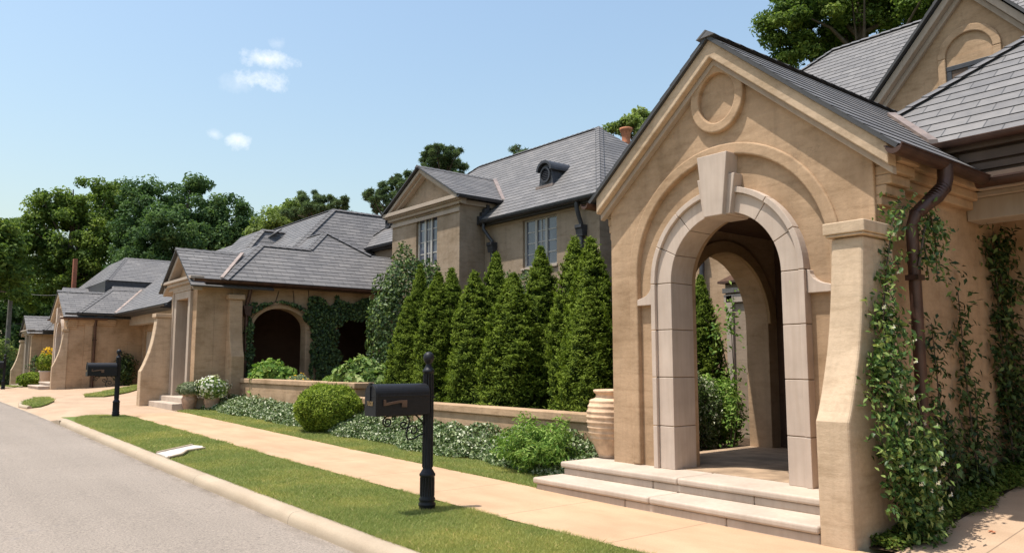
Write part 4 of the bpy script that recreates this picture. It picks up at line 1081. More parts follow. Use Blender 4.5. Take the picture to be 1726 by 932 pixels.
# ------------------------------------------------------------------ arborvitae row
def arb_geo(n, seed, H=3.0, R=.45):
    """dense upright sprays: leaves gathered in little fans that ride on the surface, darker filling inside"""
    rs = np.random.RandomState(seed); nt_ = max(60, n // 34)
    def surf(t, a):
        prof = np.where(t < .15, .84 + .16 * (t / .15), 1) * (1 - np.clip((t - .15) / .85, 0, 1) ** 2.5) ** .95
        lump = 1 + .12 * np.sin(a * 3 + t * 5 + seed) + .10 * np.sin(a * 5 - t * 15 + seed * 2) + .07 * np.sin(a * 9 + t * 27)
        return R * prof * lump
    tt = np.concatenate([rs.beta(1.0, 1.15, nt_ - 40), rs.uniform(.86, 1.0, 40)]); ta = rs.uniform(0, 2 * PI, nt_); tr = rs.uniform(.88, 1.08, nt_); tone = rs.normal(0, .10, nt_)
    m = int(n * .78); k = rs.randint(0, nt_, m)
    q = rs.rand(m)                                       # 0 root of the fan, 1 its tip
    t = tt[k]; a = ta[k]; r = surf(t, a) * tr[k]
    out = np.stack([np.cos(a), np.sin(a), np.zeros(m)], 1); tang = np.stack([-np.sin(a), np.cos(a), np.zeros(m)], 1)
    sz = (.10 + .05 * rs.rand(nt_))[k] * np.clip(1.25 - t, .45, 1)
    side = rs.normal(0, .42, m) * (.3 + q)
    P = out * (r - .07 + .09 * q)[:, None] + np.array([0, 0, 1.]) * (t * H)[:, None] + np.array([0, 0, 1.]) * (sz * (q - .45) * 1.25)[:, None] + tang * (sz * side)[:, None] + rs.normal(0, .012, (m, 3))
    D = out * .55 + np.array([0, 0, .8]) + tang * (side * 1.3)[:, None] + rs.normal(0, .25, (m, 3))
    N = out * .75 + rs.normal(0, .55, (m, 3)) + [0, 0, .35]
    rnd = np.clip(.06 + .80 * q ** 1.3 + tone[k] + rs.normal(0, .09, m), 0, 1)  # lit tips and shaded fan roots put into the leaf tone
    m2 = n - m
    t2 = rs.beta(1.0, 1.2, m2); a2 = rs.uniform(0, 2 * PI, m2); r2 = surf(t2, a2) * (.55 + .35 * rs.rand(m2)) + .01
    o2 = np.stack([np.cos(a2), np.sin(a2), np.zeros(m2)], 1)
    P = np.concatenate([P, o2 * r2[:, None] + np.array([0, 0, 1.]) * (t2 * H)[:, None]]); D = np.concatenate([D, o2 * .6 + [0, 0, .8] + rs.normal(0, .4, (m2, 3))])
    N = np.concatenate([N, o2 + rs.normal(0, .5, (m2, 3))]); rnd = np.concatenate([rnd, np.clip(rs.normal(.12, .08, m2), 0, 1)])  # filling leaves toned dark: the shade inside is put into their colour
    return leaf_geo(P, N, rs.uniform(.038, .075, n), rs.uniform(.013, .025, n), D=D, fold=.1, rs=rs, rnd=rnd)
arb_protos = []
for k in range(4):
    V, F, r = arb_geo(52000, 30 + k)
    arb_protos.append((V, F, r))
stem = MB(); stem.tube([(0, 0, 0), (0, 0, 1.5), (0, 0, 2.7)], [.05, .035, .01], 6)
# tipx-derived columns: (X, Y, top z, radius, label)
ARB = [(8.75, 14.55, 2.80, .40, 'short cypress at the far left end of the row, beside the oakleaf shrub'),
       (9.3, 15.05, 3.55, .36, 'slim cypress second from the left, partly behind the shortest one'),
       (8.8, 13.45, 3.20, .46, 'cypress in front of the bay window, third from the left'),
       (9.4, 13.65, 3.34, .44, 'cypress directly under the bay corner, fourth from the left'),
       (8.8, 12.1, 3.12, .50, 'broad cypress standing just right of the near mailbox post'),
       (9.5, 12.5, 3.55, .44, 'tall cypress beside the upper downpipe, behind the broad one by the mailbox'),
       (8.7, 10.85, 2.95, .52, 'broad lower cypress at the middle of the row with a rounded tip'),
       (9.35, 10.75, 3.45, .47, 'tall pointed cypress below the upstairs casement window'),
       (9.3, 9.75, 3.50, .48, 'tallest cypress right of the upstairs casement window, behind its neighbour'),
       (8.95, 8.95, 3.36, .50, 'full tall cypress left of the thick downpipe'),
       (8.45, 8.62, 2.55, .44, 'lower cypress in front of the tallest pair near the urn'),
       (9.0, 8.05, 3.36, .38, 'slim cypress next to the arch wall behind the clay urn'),
       (9.6, 8.3, 3.3, .42, 'cypress half hidden behind the corner of the arch wall'),
       (8.3, 7.62, 1.55, .30, 'smallest cypress, low beside the clay urn'),
       (11.5, 8.85, 2.95, .36, 'cypress standing in the courtyard, seen through the side arch')]
G_ARB = 'clipped cypress row behind the low wall'
for i, (x, y, zt, R, lab) in enumerate(ARB):
    zb = zg(y) + .12; H = zt - zb; k = i % 4
    o = empty('cypress', (x, y, zb), lab, 'cypress', G_ARB)
    if i < 4:
        V, F, r = arb_protos[k]
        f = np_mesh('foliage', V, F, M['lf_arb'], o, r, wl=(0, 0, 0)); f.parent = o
        s = stem.build('trunk', M['bark'], o); 
        for v in s.data.vertices: v.co += wloc(o)
        arb_protos[k] = (V, F, r, f, s)
        f0, s0 = f, s
    else:
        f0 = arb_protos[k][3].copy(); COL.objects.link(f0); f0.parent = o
        s0 = arb_protos[k][4].copy(); COL.objects.link(s0); s0.parent = o
    o.scale = (R * 1.0 / .45, R * 1.0 / .45, H * 1.045 / 3.0); o.rotation_euler = (.022 * math.sin(i * 2.3), .022 * math.cos(i * 3.1), i * 1.9)

# ------------------------------------------------------------------ other planting
def shrub(name, loc, r, n, L, W, mat, label, cat, group=None, lump=.14, shell=.3, seed=1, D=None, stems=True, flowers=None, updir=.3):
    rs = np.random.RandomState(seed)
    o = empty(name, loc, label, cat, group)
    P, d = foliage_ball(n, (loc[0], loc[1], loc[2] + r[2]), r, L, rs, lump=lump, shell=shell, seed=seed)
    k = P[:, 2] > loc[2] - .02; P, d = P[k], d[k]
    leaves('foliage', M[mat], o, P, d * .8 + rs.normal(0, .55, d.shape) + [0, 0, updir], L * rs.uniform(.7, 1.3, len(P)), W * rs.uniform(.7, 1.3, len(P)), rs=rs)
    if stems:
        m = MB()
        for i in range(6):
            a = i * PI / 3 + .3; m.tube([loc, (loc[0] + math.cos(a) * r[0] * .3, loc[1] + math.sin(a) * r[1] * .3, loc[2] + r[2]), (loc[0] + math.cos(a) * r[0] * .6, loc[1] + math.sin(a) * r[1] * .6, loc[2] + r[2] * 1.5)], [.02, .014, .006], 5)
        m.build('stem', M['bark'], o)
    if flowers:
        P, d = foliage_ball(flowers[1], (loc[0], loc[1], loc[2] + r[2]), (r[0] * 1.02, r[1] * 1.02, r[2] * 1.05), L, rs, shell=.06, seed=seed)
        k = d[:, 2] > -.1; leaves('flowers', M[flowers[0]], o, P[k], d[k], flowers[2], flowers[2] * .8, rs=rs)
    return o
shrub('boxwood', (7.22, 15.0, .08), (.70, .70, .50), 26000, .05, .026, 'lf_box', 'round clipped yellow-green boxwood ball behind the near mailbox', 'shrub', lump=.06, shell=.22, seed=3)
bo = bpy.data.objects['boxwood']; rs_ = np.random.RandomState(5); P, d = foliage_ball(1500, (7.22, 15.0, .58), (.73, .73, .53), .05, rs_, shell=.06, lump=.07, seed=3); k = d[:, 2] > -.4
leaves('sprig', M['lf_box'], bo, P[k], d[k] * .3 + rs_.normal(0, .5, P[k].shape), .065, .022, D=d[k] + [0, 0, .6], rs=rs_)
shrub('feathery_shrub', (7.12, 8.3, .0), (.46, .60, .35), 8000, .075, .022, 'lf_bright', 'loose feathery bright green shrub left of the limestone steps', 'shrub', lump=.42, shell=.6, seed=4)
shrub('holly', (10.75, 17.7, .2), (1.05, 1.05, 2.12), 13000, .11, .06, 'lf_holly', 'tall glossy holly with pale new leaves between the arcade and the cypresses', 'shrub', lump=.12, shell=.3, seed=5)
shrub('holly', (11.6, 14.2, .2), (.7, .7, 1.75), 5000, .10, .055, 'lf_holly', 'glossy shrub peeping between cypress tips below the upper downpipe', 'shrub', lump=.15, shell=.3, seed=15)
shrub('oakleaf_shrub', (8.75, 16.6, .25), (.62, .8, .68), 2600, .17, .12, 'lf_hyd', 'big-leaved pale green oakleaf shrub at the right end of the planter wall', 'shrub', lump=.2, shell=.4, seed=6)
shrub('oakleaf_shrub', (8.65, 21.6, .35), (.55, .8, .62), 1700, .18, .12, 'lf_bright', 'big-leaved darker green shrub at the left end of the planter by the downpipe', 'shrub', lump=.2, shell=.4, seed=7)
shrub('oakleaf_shrub', (8.45, 22.3, .35), (.3, .35, .5), 500, .13, .09, 'lf_hyd', 'small pale-leaved plant against the buttress in the planter', 'shrub', lump=.2, shell=.4, seed=27)
shrub('mounded_shrub', (8.6, 19.7, .5), (.35, .55, .36), 4000, .05, .02, 'lf_grey', 'low grey-green mound dotted with yellow flowers on the planter', 'shrub', lump=.05, shell=.2, seed=8, flowers=('petal_y', 90, .06))
shrub('mounded_shrub', (8.55, 17.6, .5), (.3, .45, .36), 3000, .05, .02, 'lf_bright', 'small plain green mound beside the oakleaf shrub on the planter', 'shrub', lump=.05, shell=.2, seed=9)
shrub('courtyard_shrub', (11.0, 8.2, .1), (.5, .45, .6), 4200, .07, .04, 'lf_bright', 'bushy yellow-green shrub seen low through the side arch', 'shrub', lump=.2, shell=.5, seed=10)
shrub('variegated_shrub', (10.35, 8.05, .1), (.42, .35, .62), 3600, .06, .03, 'lf_gc', 'white-edged leafy shrub just inside the left jamb of the arch', 'shrub', lump=.15, shell=.5, seed=11)
shrub('wall_shrub', (9.0, 40.55, .5), (.45, .3, .75), 1500, .14, .07, 'lf_dark', 'dark sprawling shrub against the garage house side wall', 'shrub', lump=.3, shell=.6, seed=12)
shrub('boxwood', (6.55, 50.6, .2), (.72, .72, .42), 5000, .1, .05, 'lf_box', 'low round green shrub near the farthest house', 'shrub', lump=.06, shell=.2, seed=13)
# small conifer by the farthest house
o = empty('conifer', (6.75, 51.3, .2), 'small dark pointed conifer in front of the farthest house', 'conifer')
V, F, r = arb_geo(6000, 77, 1.75, .5); V = V + np.array([6.75, 51.3, .2]); np_mesh('foliage', V, F, M['lf_holly'], o, r)
s = MB((6.75, 51.3, .2)); s.tube([(0, 0, -.05), (0, 0, 1.4)], [.04, .01], 6); s.build('trunk', M['bark'], o)
o = empty('flower_urn', (6.55, 45.6, .3), 'pale urn of tall yellow flowers behind the garage house buttress', 'urn')
b = MB((6.55, 45.6, .3)); b.lathe((0, 0, 0), [(.2, 0), (.2, .25), (.3, .3), (.34, .75), (.4, .8), (.38, .85), (.3, .84)], 16); b.build('urn_body', M['lime'], o)
P, d = foliage_ball(900, (6.5, 45.6, 1.55), (.45, .45, .5), .1); leaves('foliage', M['lf_box'], o, P, d, .16, .06)
P, d = foliage_ball(80, (6.55, 45.6, 2.05), (.3, .3, .28), .1); leaves('flowers', M['petal_y'], o, P, d, .12, .1)

# thin climbing plants seen through the arch
def climber(name, pts_list, n, L, W, mat, label, spread, cat='climbing plant', group=None, flowers=0, seed=2, nrm=(0, -1, 0), stem_r=.012, keep=None, bunch=9):
    rs = np.random.RandomState(seed)
    loc = pts_list[0][0]; o = empty(name, loc, label, cat, group)
    m = MB(); Ps = []
    tot = sum((Vector(b) - Vector(a)).length for pl_ in pts_list for a, b in zip(pl_, pl_[1:]))
    for pl_ in pts_list:
        m.tube(pl_, [stem_r * (1 - .6 * i / max(1, len(pl_) - 1)) for i in range(len(pl_))], 6)
        for a, b in zip(pl_, pl_[1:]):
            a = np.array(a); b = np.array(b); k = int(n * np.linalg.norm(b - a) / tot)
            t = rs.rand(k, 1)
            zz = a[2] + (b[2] - a[2]) * t[:, 0]
            sp_ = np.array([spread(z) for z in zz])
            Ps.append(a + (b - a) * t + rs.normal(0, 1, (k, 3)) * sp_)
    P = np.concatenate(Ps)
    # bunch the leaves into sprays
    cen = P[rs.randint(0, len(P), max(6, len(P) // bunch))]
    P = cen[rs.randint(0, len(cen), len(P))] + rs.normal(0, L * .75, P.shape)
    if keep is not None: P = P[keep(P)]
    N = np.array(nrm) * .8 + rs.normal(0, .5, P.shape) + [0, 0, .6]
    D = rs.normal(0, .7, P.shape) + [0, 0, -.5]
    m.build('stem', M['bark'], o)
    leaves('foliage', M[mat], o, P, N, L * rs.uniform(.7, 1.25, len(P)), W * rs.uniform(.7, 1.2, len(P)), D=D, rs=rs)
    if flowers:
        q = P[rs.randint(0, len(P), flowers)] + np.array(nrm) * .06
        f0 = None
        for p_ in q:
            if f0 is None:
                f0 = leaves('flower', M['petal_w'], None, rs.normal(0, .012, (5, 3)), np.array(nrm) + rs.normal(0, .4, (5, 3)), .03, .02, rs=rs); c_ = f0
            else:
                c_ = f0.copy(); COL.objects.link(c_)
            c_.parent = o; c_.location = Vector(p_) - wloc(o); c_.rotation_euler = (0, rs.uniform(-.5, .5), 0)
    return o
climber('wall_climber', [[(11.6, 8.35, .1), (11.65, 8.3, 1.2), (11.6, 8.3, 2.1), (11.7, 8.3, 2.7)], [(11.6, 8.35, 1.2), (11.4, 8.4, 2.0), (11.1, 8.45, 2.25)]], 330, .09, .045, 'lf_bright', 'thin airy climber with yellow-green leaves seen through the arch', lambda z: np.array([.12, .08, .12]), seed=5, nrm=(-.5, -.5, 0))
climber('wall_climber', [[(10.1, 7.25, .25), (10.1, 7.15, .8), (10.05, 7.1, 1.1)], [(10.1, 7.3, .25), (9.95, 7.15, .8)]], 110, .08, .04, 'lf_bright', 'low wispy plant at the foot of the lit side-arch jamb', lambda z: np.array([.06, .06, .1]), seed=6, nrm=(-.5, -.5, 0))
# the big jasmine on the porch corner
def sp_j(z):
    s = .035 + .10 * max(0, math.sin(min(PI, max(.35, (z + .35) / 1.9 * PI * .75))))
    return np.array([s, .05, .09])
climber('jasmine_vine', [[(6.85, 3.12, .02), (6.66, 3.15, .7), (6.62, 3.2, 1.3), (6.76, 3.27, 1.9), (6.95, 3.30, 2.4), (7.08, 3.30, 2.75), (7.3, 3.28, 2.96)], [(6.85, 3.06, .02), (6.66, 3.08, .5), (6.5, 3.12, 1.0)], [(6.9, 3.06, .02), (6.9, 3.07, .5), (6.88, 3.1, 1.05)],
    [(6.8, 3.05, .1), (6.68, 3.08, .9), (6.62, 3.16, 1.5)], [(6.6, 3.2, 1.4), (6.85, 3.22, 1.7), (6.98, 3.24, 1.85)], [(6.75, 3.06, .5), (6.6, 3.08, .8), (6.75, 3.1, 1.15)], [(6.8, 3.06, .3), (6.98, 3.06, .75), (6.95, 3.1, 1.25)]], 4600, .07, .038, 'lf_vine', 'lush green jasmine with white flowers climbing beside the brown downpipe at the corner', sp_j, flowers=46, seed=21, keep=lambda P: (P[:, 0] > 6.30 + .16 * np.clip(P[:, 2] - 1.0, 0, 3)) & (P[:, 1] < 3.46), bunch=15)
climber('jasmine_vine', [[(7.44, 3.24, 2.4), (7.55, 3.22, 2.75), (7.7, 3.22, 2.9), (7.82, 3.24, 2.7), (7.86, 3.26, 2.3)], [(7.55, 3.24, 2.75), (7.68, 3.26, 2.3)]], 420, .07, .036, 'lf_vine', 'sparse trailing vine strands hanging around the elbow of the brown downpipe', lambda z: np.array([.06, .03, .08]), seed=31)
climber('jasmine_vine', [[(8.05, 3.32, .12), (8.1, 3.4, 1.0), (8.05, 3.42, 1.9)], [(8.05, 3.32, .12), (8.3, 3.38, .9)]], 620, .085, .038, 'lf_dark', 'thin dark climber on the shaded wall just right of the downpipe', lambda z: np.array([.13 * (1 - z / 3), .035, .1]), seed=22, group='climbers on the shaded wall')
climber('jasmine_vine', [[(8.7, 3.32, .2), (8.75, 3.4, 1.2), (8.72, 3.42, 2.25)], [(8.7, 3.32, .2), (8.95, 3.4, 1.3)], [(8.7, 3.32, .2), (8.5, 3.4, 1.0)]], 900, .09, .04, 'lf_dark', 'bushier dark climber in the middle of the shaded garage-side wall', lambda z: np.array([.17 * (1 - z / 3), .035, .12]), seed=23, group='climbers on the shaded wall')
climber('jasmine_vine', [[(9.75, 3.36, .3), (9.8, 3.42, 1.6), (9.78, 3.42, 3.0)], [(9.9, 3.36, .3), (9.95, 3.42, 2.0), (9.9, 3.42, 2.95)], [(9.6, 3.4, 2.9), (10.0, 3.42, 2.95)]], 1900, .09, .045, 'lf_dark', 'dense dark ivy column rising to the garage beam at the right edge', lambda z: np.array([.14, .05, .12]), seed=24, group='climbers on the shaded wall')
climber('wall_climber', [[(10.15, 3.42, .35), (10.15, 3.42, 2.9)]], 420, .09, .045, 'lf_dark', 'leafy strand beyond the dense ivy column in the garage recess', lambda z: np.array([.08, .04, .12]), seed=25, group='climbers on the shaded wall')

# ivy over the arcade
rs = np.random.RandomState(9)
o = empty('ivy', (10.7, 22.85, .4), 'dark glossy ivy covering the pier and arch tops of the arcade', 'ivy')
n = 30000
x = rs.uniform(8.1, 13.9, n); z = rs.uniform(.5, 3.75, n)
nz = .10 * np.sin(x * 7 + z * 3) + .09 * np.sin(z * 9 - x * 4)
pier = (x > 10.42 - .1 * np.sin(z * 5) - np.clip(z - 2.6, 0, 1) * .35 + nz) & (x < 11.3 + np.clip(z - 2.6, 0, 1) * .9 + nz)
in1 = ((x - 9.37) / .84) ** 2 + (np.clip(z - 2.55, 0, 9) / .62) ** 2 < 1
in2 = ((x - 12.0) / .72) ** 2 + (np.clip(z - 2.55, 0, 9) / .6) ** 2 < 1
top = (x > 10.2) & (z > 3.0 + nz * .6) & (z < 3.48 + nz)
edge1 = (np.abs(np.sqrt(((x - 9.37) / .95) ** 2 + (np.clip(z - 2.55, 0, 9) / .74) ** 2) - 1.08) < .05 + nz * .35) & (x < 10.4)
leftcol = (x > 8.32) & (x < 8.52 + nz * .5) & (z < 3.3)
k = (pier & ~(in1 & (x < 10.05)) & (z < 3.5 + nz)) | (top & ~in2) | (edge1 & ~in1) | (leftcol & (rs.rand(n) < .8)) | ((x > 11.2) & (x < 12.9) & in2 & (z > 2.95 + nz * 2))
x, z = x[k], z[k]; n = len(x)
P = np.stack([x, 22.88 - rs.rand(n) ** 1.5 * .16, z], 1)
leaves('foliage', M['lf_dark'], o, P, np.array([-.15, -1, .45]) + rs.normal(0, .4, (n, 3)), .085 * rs.uniform(.7, 1.3, n), .07 * rs.uniform(.7, 1.2, n), D=rs.normal(0, .6, (n, 3)) + [0, 0, -1], rs=rs)
m = MB()
for pts in ([(8.5, 22.9, .4), (8.45, 22.92, 2.6), (8.7, 22.93, 3.2), (9.4, 22.93, 3.42), (10.2, 22.93, 3.2)], [(10.6, 22.9, .4), (10.7, 22.93, 3.4)], [(9.2, 22.93, 3.35), (9.3, 22.93, 3.7)], [(9.8, 22.93, 3.3), (9.75, 22.93, 3.75)], [(10.3, 22.93, 3.2), (10.25, 22.93, 3.8)]): m.tube(pts, .014, 5)
m.build('stem', M['bark'], o)

# ------------------------------------------------------------------ ground covers (stuff)
def cover(x0, x1, y0, y1, n, hfun, L, W, rs, mask=None):
    x = rs.uniform(x0, x1, n); y = rs.uniform(y0, y1, n)
    if mask is not None: k = mask(x, y); x, y = x[k], y[k]
    n = len(x); h = hfun(x, y); z = zgs(y) + h * (1 - .75 * rs.rand(n) ** 1.6)
    # outer leaves hang over the front edge
    return leaf_geo(np.stack([x, y, z], 1), np.array([-.3, -.2, .6]) + rs.normal(0, .75, (n, 3)), L * rs.uniform(.7, 1.3, n), W * rs.uniform(.7, 1.3, n), rs=rs)
rs = np.random.RandomState(41)
def hcov(x, y):
    fr = 7.02 + .10 * np.sin(y * 2.1) + .05 * np.sin(y * 5.3)
    d = np.clip((x - fr) / .5, 0, 1)
    return (d ** .6) * (.36 + .12 * np.sin(x * 4 + y * 3) * np.sin(y * 2.2) + .07 * np.sin(y * 7) + .05 * np.sin(x * 17 + y * 11)) + .02
def mcov(x, y):
    fr = 7.02 + .10 * np.sin(y * 2.1) + .05 * np.sin(y * 5.3)
    return (x > fr)
stuff('jasmine_cover', [cover(6.9, 7.78, 7.6, 15.2, 34000, hcov, .06, .034, rs, mcov), cover(6.95, 8.03, 15.2, 22.6, 24000, lambda x, y: hcov(x, y) * .85, .064, .036, rs, mcov)],
      M['lf_gc'], 'pale variegated ground cover spilling between the verge grass and the low walls', 'ground cover')
rs = np.random.RandomState(42)
def bedz(x): return DRV * np.clip(x - 6.6, 0, 4)
x = rs.uniform(6.45, 10.3, 9000); y = 3.08 + .42 * rs.rand(9000) - .10 * rs.rand(9000) ** 3 + .05 * np.sin(x * 6); z = bedz(x) + .02 + rs.rand(9000) * .07
V, F, r = leaf_geo(np.stack([x, y, z], 1), np.array([-.1, -.3, .9]) + rs.normal(0, .4, (9000, 3)), .04, .022, rs=rs)
stuff('low_cover', [(V, F, r)], M['lf_low'], 'low creeping green cover in the bed along the garage driveway', 'ground cover')
# far hedge masses at the end of the street
def hedge(loc, r, n, L, mat, label, seed):
    return shrub('hedge_shrub', loc, r, n, L, L * .5, mat, label, 'shrub', None, .2, .4, seed)
hedge((4.6, 58, -.1), (2.2, 2.5, 1.0), 5000, .18, 'lf_holly', 'dark rounded shrub mass behind the farthest mailbox', 61)
hedge((5.6, 62, -.1), (1.6, 2, 1.7), 5000, .2, 'lf_pale', 'yellow-green bushy shrub by the farthest house buttress', 62)
hedge((3.4, 66, -.1), (2.6, 3, 1.9), 5000, .22, 'lf_bright', 'leafy green shrub at the end of the street on the picture edge', 63)
fw = MB(); fw.box(4.5, 9, 68, 68.3, -.2, 2.6); tag(fw.build('boundary_wall', M['brick']), 'reddish brick wall behind the shrubs at the end of the street', 'wall')

# ------------------------------------------------------------------ trees
F_, CX, CY, HZ_ = 1316., 863., 466., 613.
PITCH = math.atan((HZ_ - CY) / F_); YAW = math.atan((CX + 200.) / math.hypot(F_, HZ_ - CY)); CAMH = 1.5
fwv = np.array([math.sin(YAW) * math.cos(PITCH), math.cos(YAW) * math.cos(PITCH), math.sin(PITCH)]); rtv = np.array([math.cos(YAW), -math.sin(YAW), 0]); upv = np.cross(rtv, fwv)
def at(x, y, D):
    """a point D metres away along the ground, in the direction measured off the photograph"""
    d = fwv * F_ + rtv * (x - CX) - upv * (y - CY); d = d / math.hypot(d[0], d[1]); return d * D + np.array([0, 0, CAMH])
def tree(name, base_px, D, lobes, label, mat, leaf, n, seed, clump=1.2, per=None, trunk_r=.28, cat='tree', group='trees behind the houses', kind='broad', dens=5.2, limbs=True, flat=.62):
    rs = np.random.RandomState(seed)
    b = at(base_px, HZ_, D); b[2] = -.2
    o = empty(name, tuple(b), label, cat, group)
    cl = []; vols = []
    for (px, py, rx, ry) in lobes:
        s = D / F_ ; c = at(px, py, D + rs.normal(0, rx * s * .4)); vols.append((c, rx * s, ry * s))
    tot = sum(v[1] * v[1] * v[2] for v in vols) ** 1
    nc = max(8, int(sum((v[1] * v[2]) for v in vols) / (clump * clump) * dens))
    wts = np.array([v[1] * v[2] for v in vols]); wts /= wts.sum()
    for i in range(nc):
        c, rx, ry = vols[rs.choice(len(vols), p=wts)]
        d = rs.normal(size=3); d /= np.linalg.norm(d); rr = rs.uniform(.35, 1.0) ** .5
        cl.append(c + d * np.array([rx, rx, ry]) * rr)
    cl = np.array(cl)
    k = rs.randint(0, nc, n)
    crad = clump * rs.uniform(.55, 1.25, nc)
    d = unit(rs.normal(size=(n, 3))); rr = rs.rand(n) ** .45
    P = cl[k] + d * rr[:, None] * crad[k][:, None] * np.array([1, 1, flat])
    N = d * .6 + rs.normal(0, .6, (n, 3)) + [0, 0, .5]
    tone = rs.normal(0, .13, nc)
    rnd = np.clip(.42 + tone[k] + rs.normal(0, .17, n), 0, 1)
    W = .42 if kind == 'broad' else .10
    L = leaf * rs.uniform(.7, 1.35, n) * (1 if kind == 'broad' else 1.6)
    leaves('crown', M[mat], o, P, N, L, L * W * 1.3, rs=rs, rnd=rnd)
    m = MB(); b = Vector(b); cm = Vector(cl.mean(0)); top = max(c[2] for c in cl)
    fork = b.lerp(Vector((cm.x, cm.y, cm.z)), .42); 
    m.tube([b, b.lerp(fork, .5) + Vector((rs.normal(0, .12), rs.normal(0, .12), 0)), fork, Vector((cm.x, cm.y, cm.z)), Vector((cm.x + rs.normal(0, .5), cm.y, top - clump))], [trunk_r, trunk_r * .85, trunk_r * .7, trunk_r * .45, trunk_r * .1], 8)
    if limbs:
        for i in range(0, nc, max(1, nc // 26)):
            e = Vector(cl[i]); t = rs.uniform(.25, .95); s0 = fork.lerp(cm, t) if e.z > fork.z else b.lerp(fork, .8)
            mid = s0.lerp(e, .5) + Vector((0, 0, .12 * (e - s0).length))
            m.tube([s0, mid, e], [trunk_r * .35, trunk_r * .22, trunk_r * .06], 6)
    m.build('trunk', M['bark'], o)
    return o
tree('oak_tree', 140, 66, [(60, 460, 55, 60), (110, 395, 60, 55), (160, 350, 50, 42), (190, 335, 28, 32), (90, 345, 28, 22), (40, 400, 32, 30), (180, 430, 45, 60), (130, 470, 60, 50), (20, 440, 28, 40)],
     'tall airy light green oak rising at the left beyond the garage house', 'lf_oak', .25, 60000, 101, .72, trunk_r=.4, dens=4.2, flat=.8)
tree('oak_tree', 330, 60, [(250, 355, 45, 48), (335, 345, 50, 40), (385, 375, 45, 40), (300, 400, 70, 50), (230, 410, 40, 50), (350, 420, 70, 40), (410, 405, 26, 30), (260, 460, 60, 40)],
     'broad dark green oak filling the skyline behind the garage house roofs', 'lf_oak2', .24, 64000, 102, .72, trunk_r=.38, dens=6.0, flat=.8)
tree('oak_tree', 60, 80, [(20, 500, 60, 50), (70, 540, 60, 50), (110, 520, 50, 60), (10, 570, 50, 45), (60, 600, 60, 35)],
     'dark shaded tree filling the gap behind the utility pole', 'lf_oak2', .4, 17000, 103, 1.5)
tree('oak_tree', -40, 60, [(-30, 420, 45, 40), (-20, 470, 45, 50), (10, 400, 20, 20)], 'green tree cut off by the left picture edge', 'lf_oak', .32, 9000, 104, 1.2)
tree('shade_tree', 465, 58, [(470, 375, 40, 22), (500, 358, 30, 18), (445, 392, 20, 20), (500, 390, 45, 25)], 'pale yellow-green tree just left of the small pine behind the arcade roof', 'lf_pale', .22, 14000, 105, .7)
tree('pine_tree', 545, 55, [(525, 335, 26, 12), (560, 345, 30, 14), (520, 358, 40, 16), (575, 360, 24, 12)], 'small rounded pine above the arcade house ridge', 'lf_pine', .26, 11000, 106, .30, kind='pine', flat=.75, dens=2.0)
tree('pine_tree', 660, 46, [(672, 312, 30, 18), (645, 335, 28, 20), (690, 325, 26, 26), (660, 352, 36, 16), (700, 298, 16, 12)], 'pine half hidden behind the gabled bay', 'lf_pine', .24, 13000, 107, .27, kind='pine', flat=.75, dens=2.0)
tree('pine_tree', 745, 48, [(740, 260, 26, 18), (768, 270, 26, 16), (732, 280, 30, 22), (762, 290, 34, 18), (745, 305, 44, 18)], 'taller pine above the roof of the gabled bay', 'lf_pine', .24, 15000, 108, .27, kind='pine', flat=.75, dens=2.0)
tree('pine_tree', 875, 60, [(875, 255, 18, 10), (900, 262, 18, 8), (885, 270, 30, 12)], 'tip of a distant pine over the long ridge', 'lf_pine', .26, 3500, 109, .30, kind='pine', flat=.75, dens=2.0)
tree('shade_tree', 1075, 42, [(1085, 198, 20, 16), (1060, 214, 26, 14), (1040, 222, 14, 10), (1095, 225, 26, 22)], 'light green tree beside the terracotta chimney pot', 'lf_pale', .18, 9000, 110, .5)
tree('oak_tree', 1480, 34, [(1330, 40, 45, 32), (1300, 55, 22, 18), (1390, 50, 60, 45), (1440, 20, 70, 40), (1350, 85, 35, 26), (1520, 10, 70, 30), (1340, 5, 35, 22), (1420, -30, 90, 40), (1600, -10, 90, 40)],
     'large green oak leaning over the near house roof at the top right', 'lf_oak', .16, 60000, 111, .55, trunk_r=.3)

# ------------------------------------------------------------------ utility pole and its wires
b = at(10, HZ_, 62); b[2] = -.1
o = empty('utility_pole', tuple(b), 'grey wooden utility pole at the far left in front of the trees', 'pole')
zt = at(10, 452, 62)[2]
p = MB(); p.tube([tuple(b), (b[0], b[1], zt)], [.17, .12], 10); p.build('pole_shaft', M['greypole'], o)
p = MB(); p.box(b[0] - .8, b[0] + .8, b[1] - .06, b[1] + .06, zt - .7, zt - .58); p.build('crossarm', M['greypole'], o)
def wire(p0, p1, sag, label):
    m = MB(); p0 = Vector(p0); p1 = Vector(p1)
    m.tube([p0.lerp(p1, t) - Vector((0, 0, sag * 4 * t * (1 - t))) for t in np.linspace(0, 1, 14)], .022, 5)
    return tag(m.build('power_line', M['zinc']), label, 'power line', 'power lines from the pole')
wire((b[0], b[1], at(10, 490, 62)[2]), tuple(at(150, 488, 60)), .35, 'upper of the two level wires running right from the pole')
wire((b[0], b[1], at(10, 545, 62)[2]), tuple(at(165, 532, 60)), .2, 'lowest wire running right from the pole above the farthest roof')
wire((b[0], b[1], at(10, 466, 62)[2]), tuple(at(135, 435, 75)), .3, 'topmost wire climbing right from the pole through the tree')
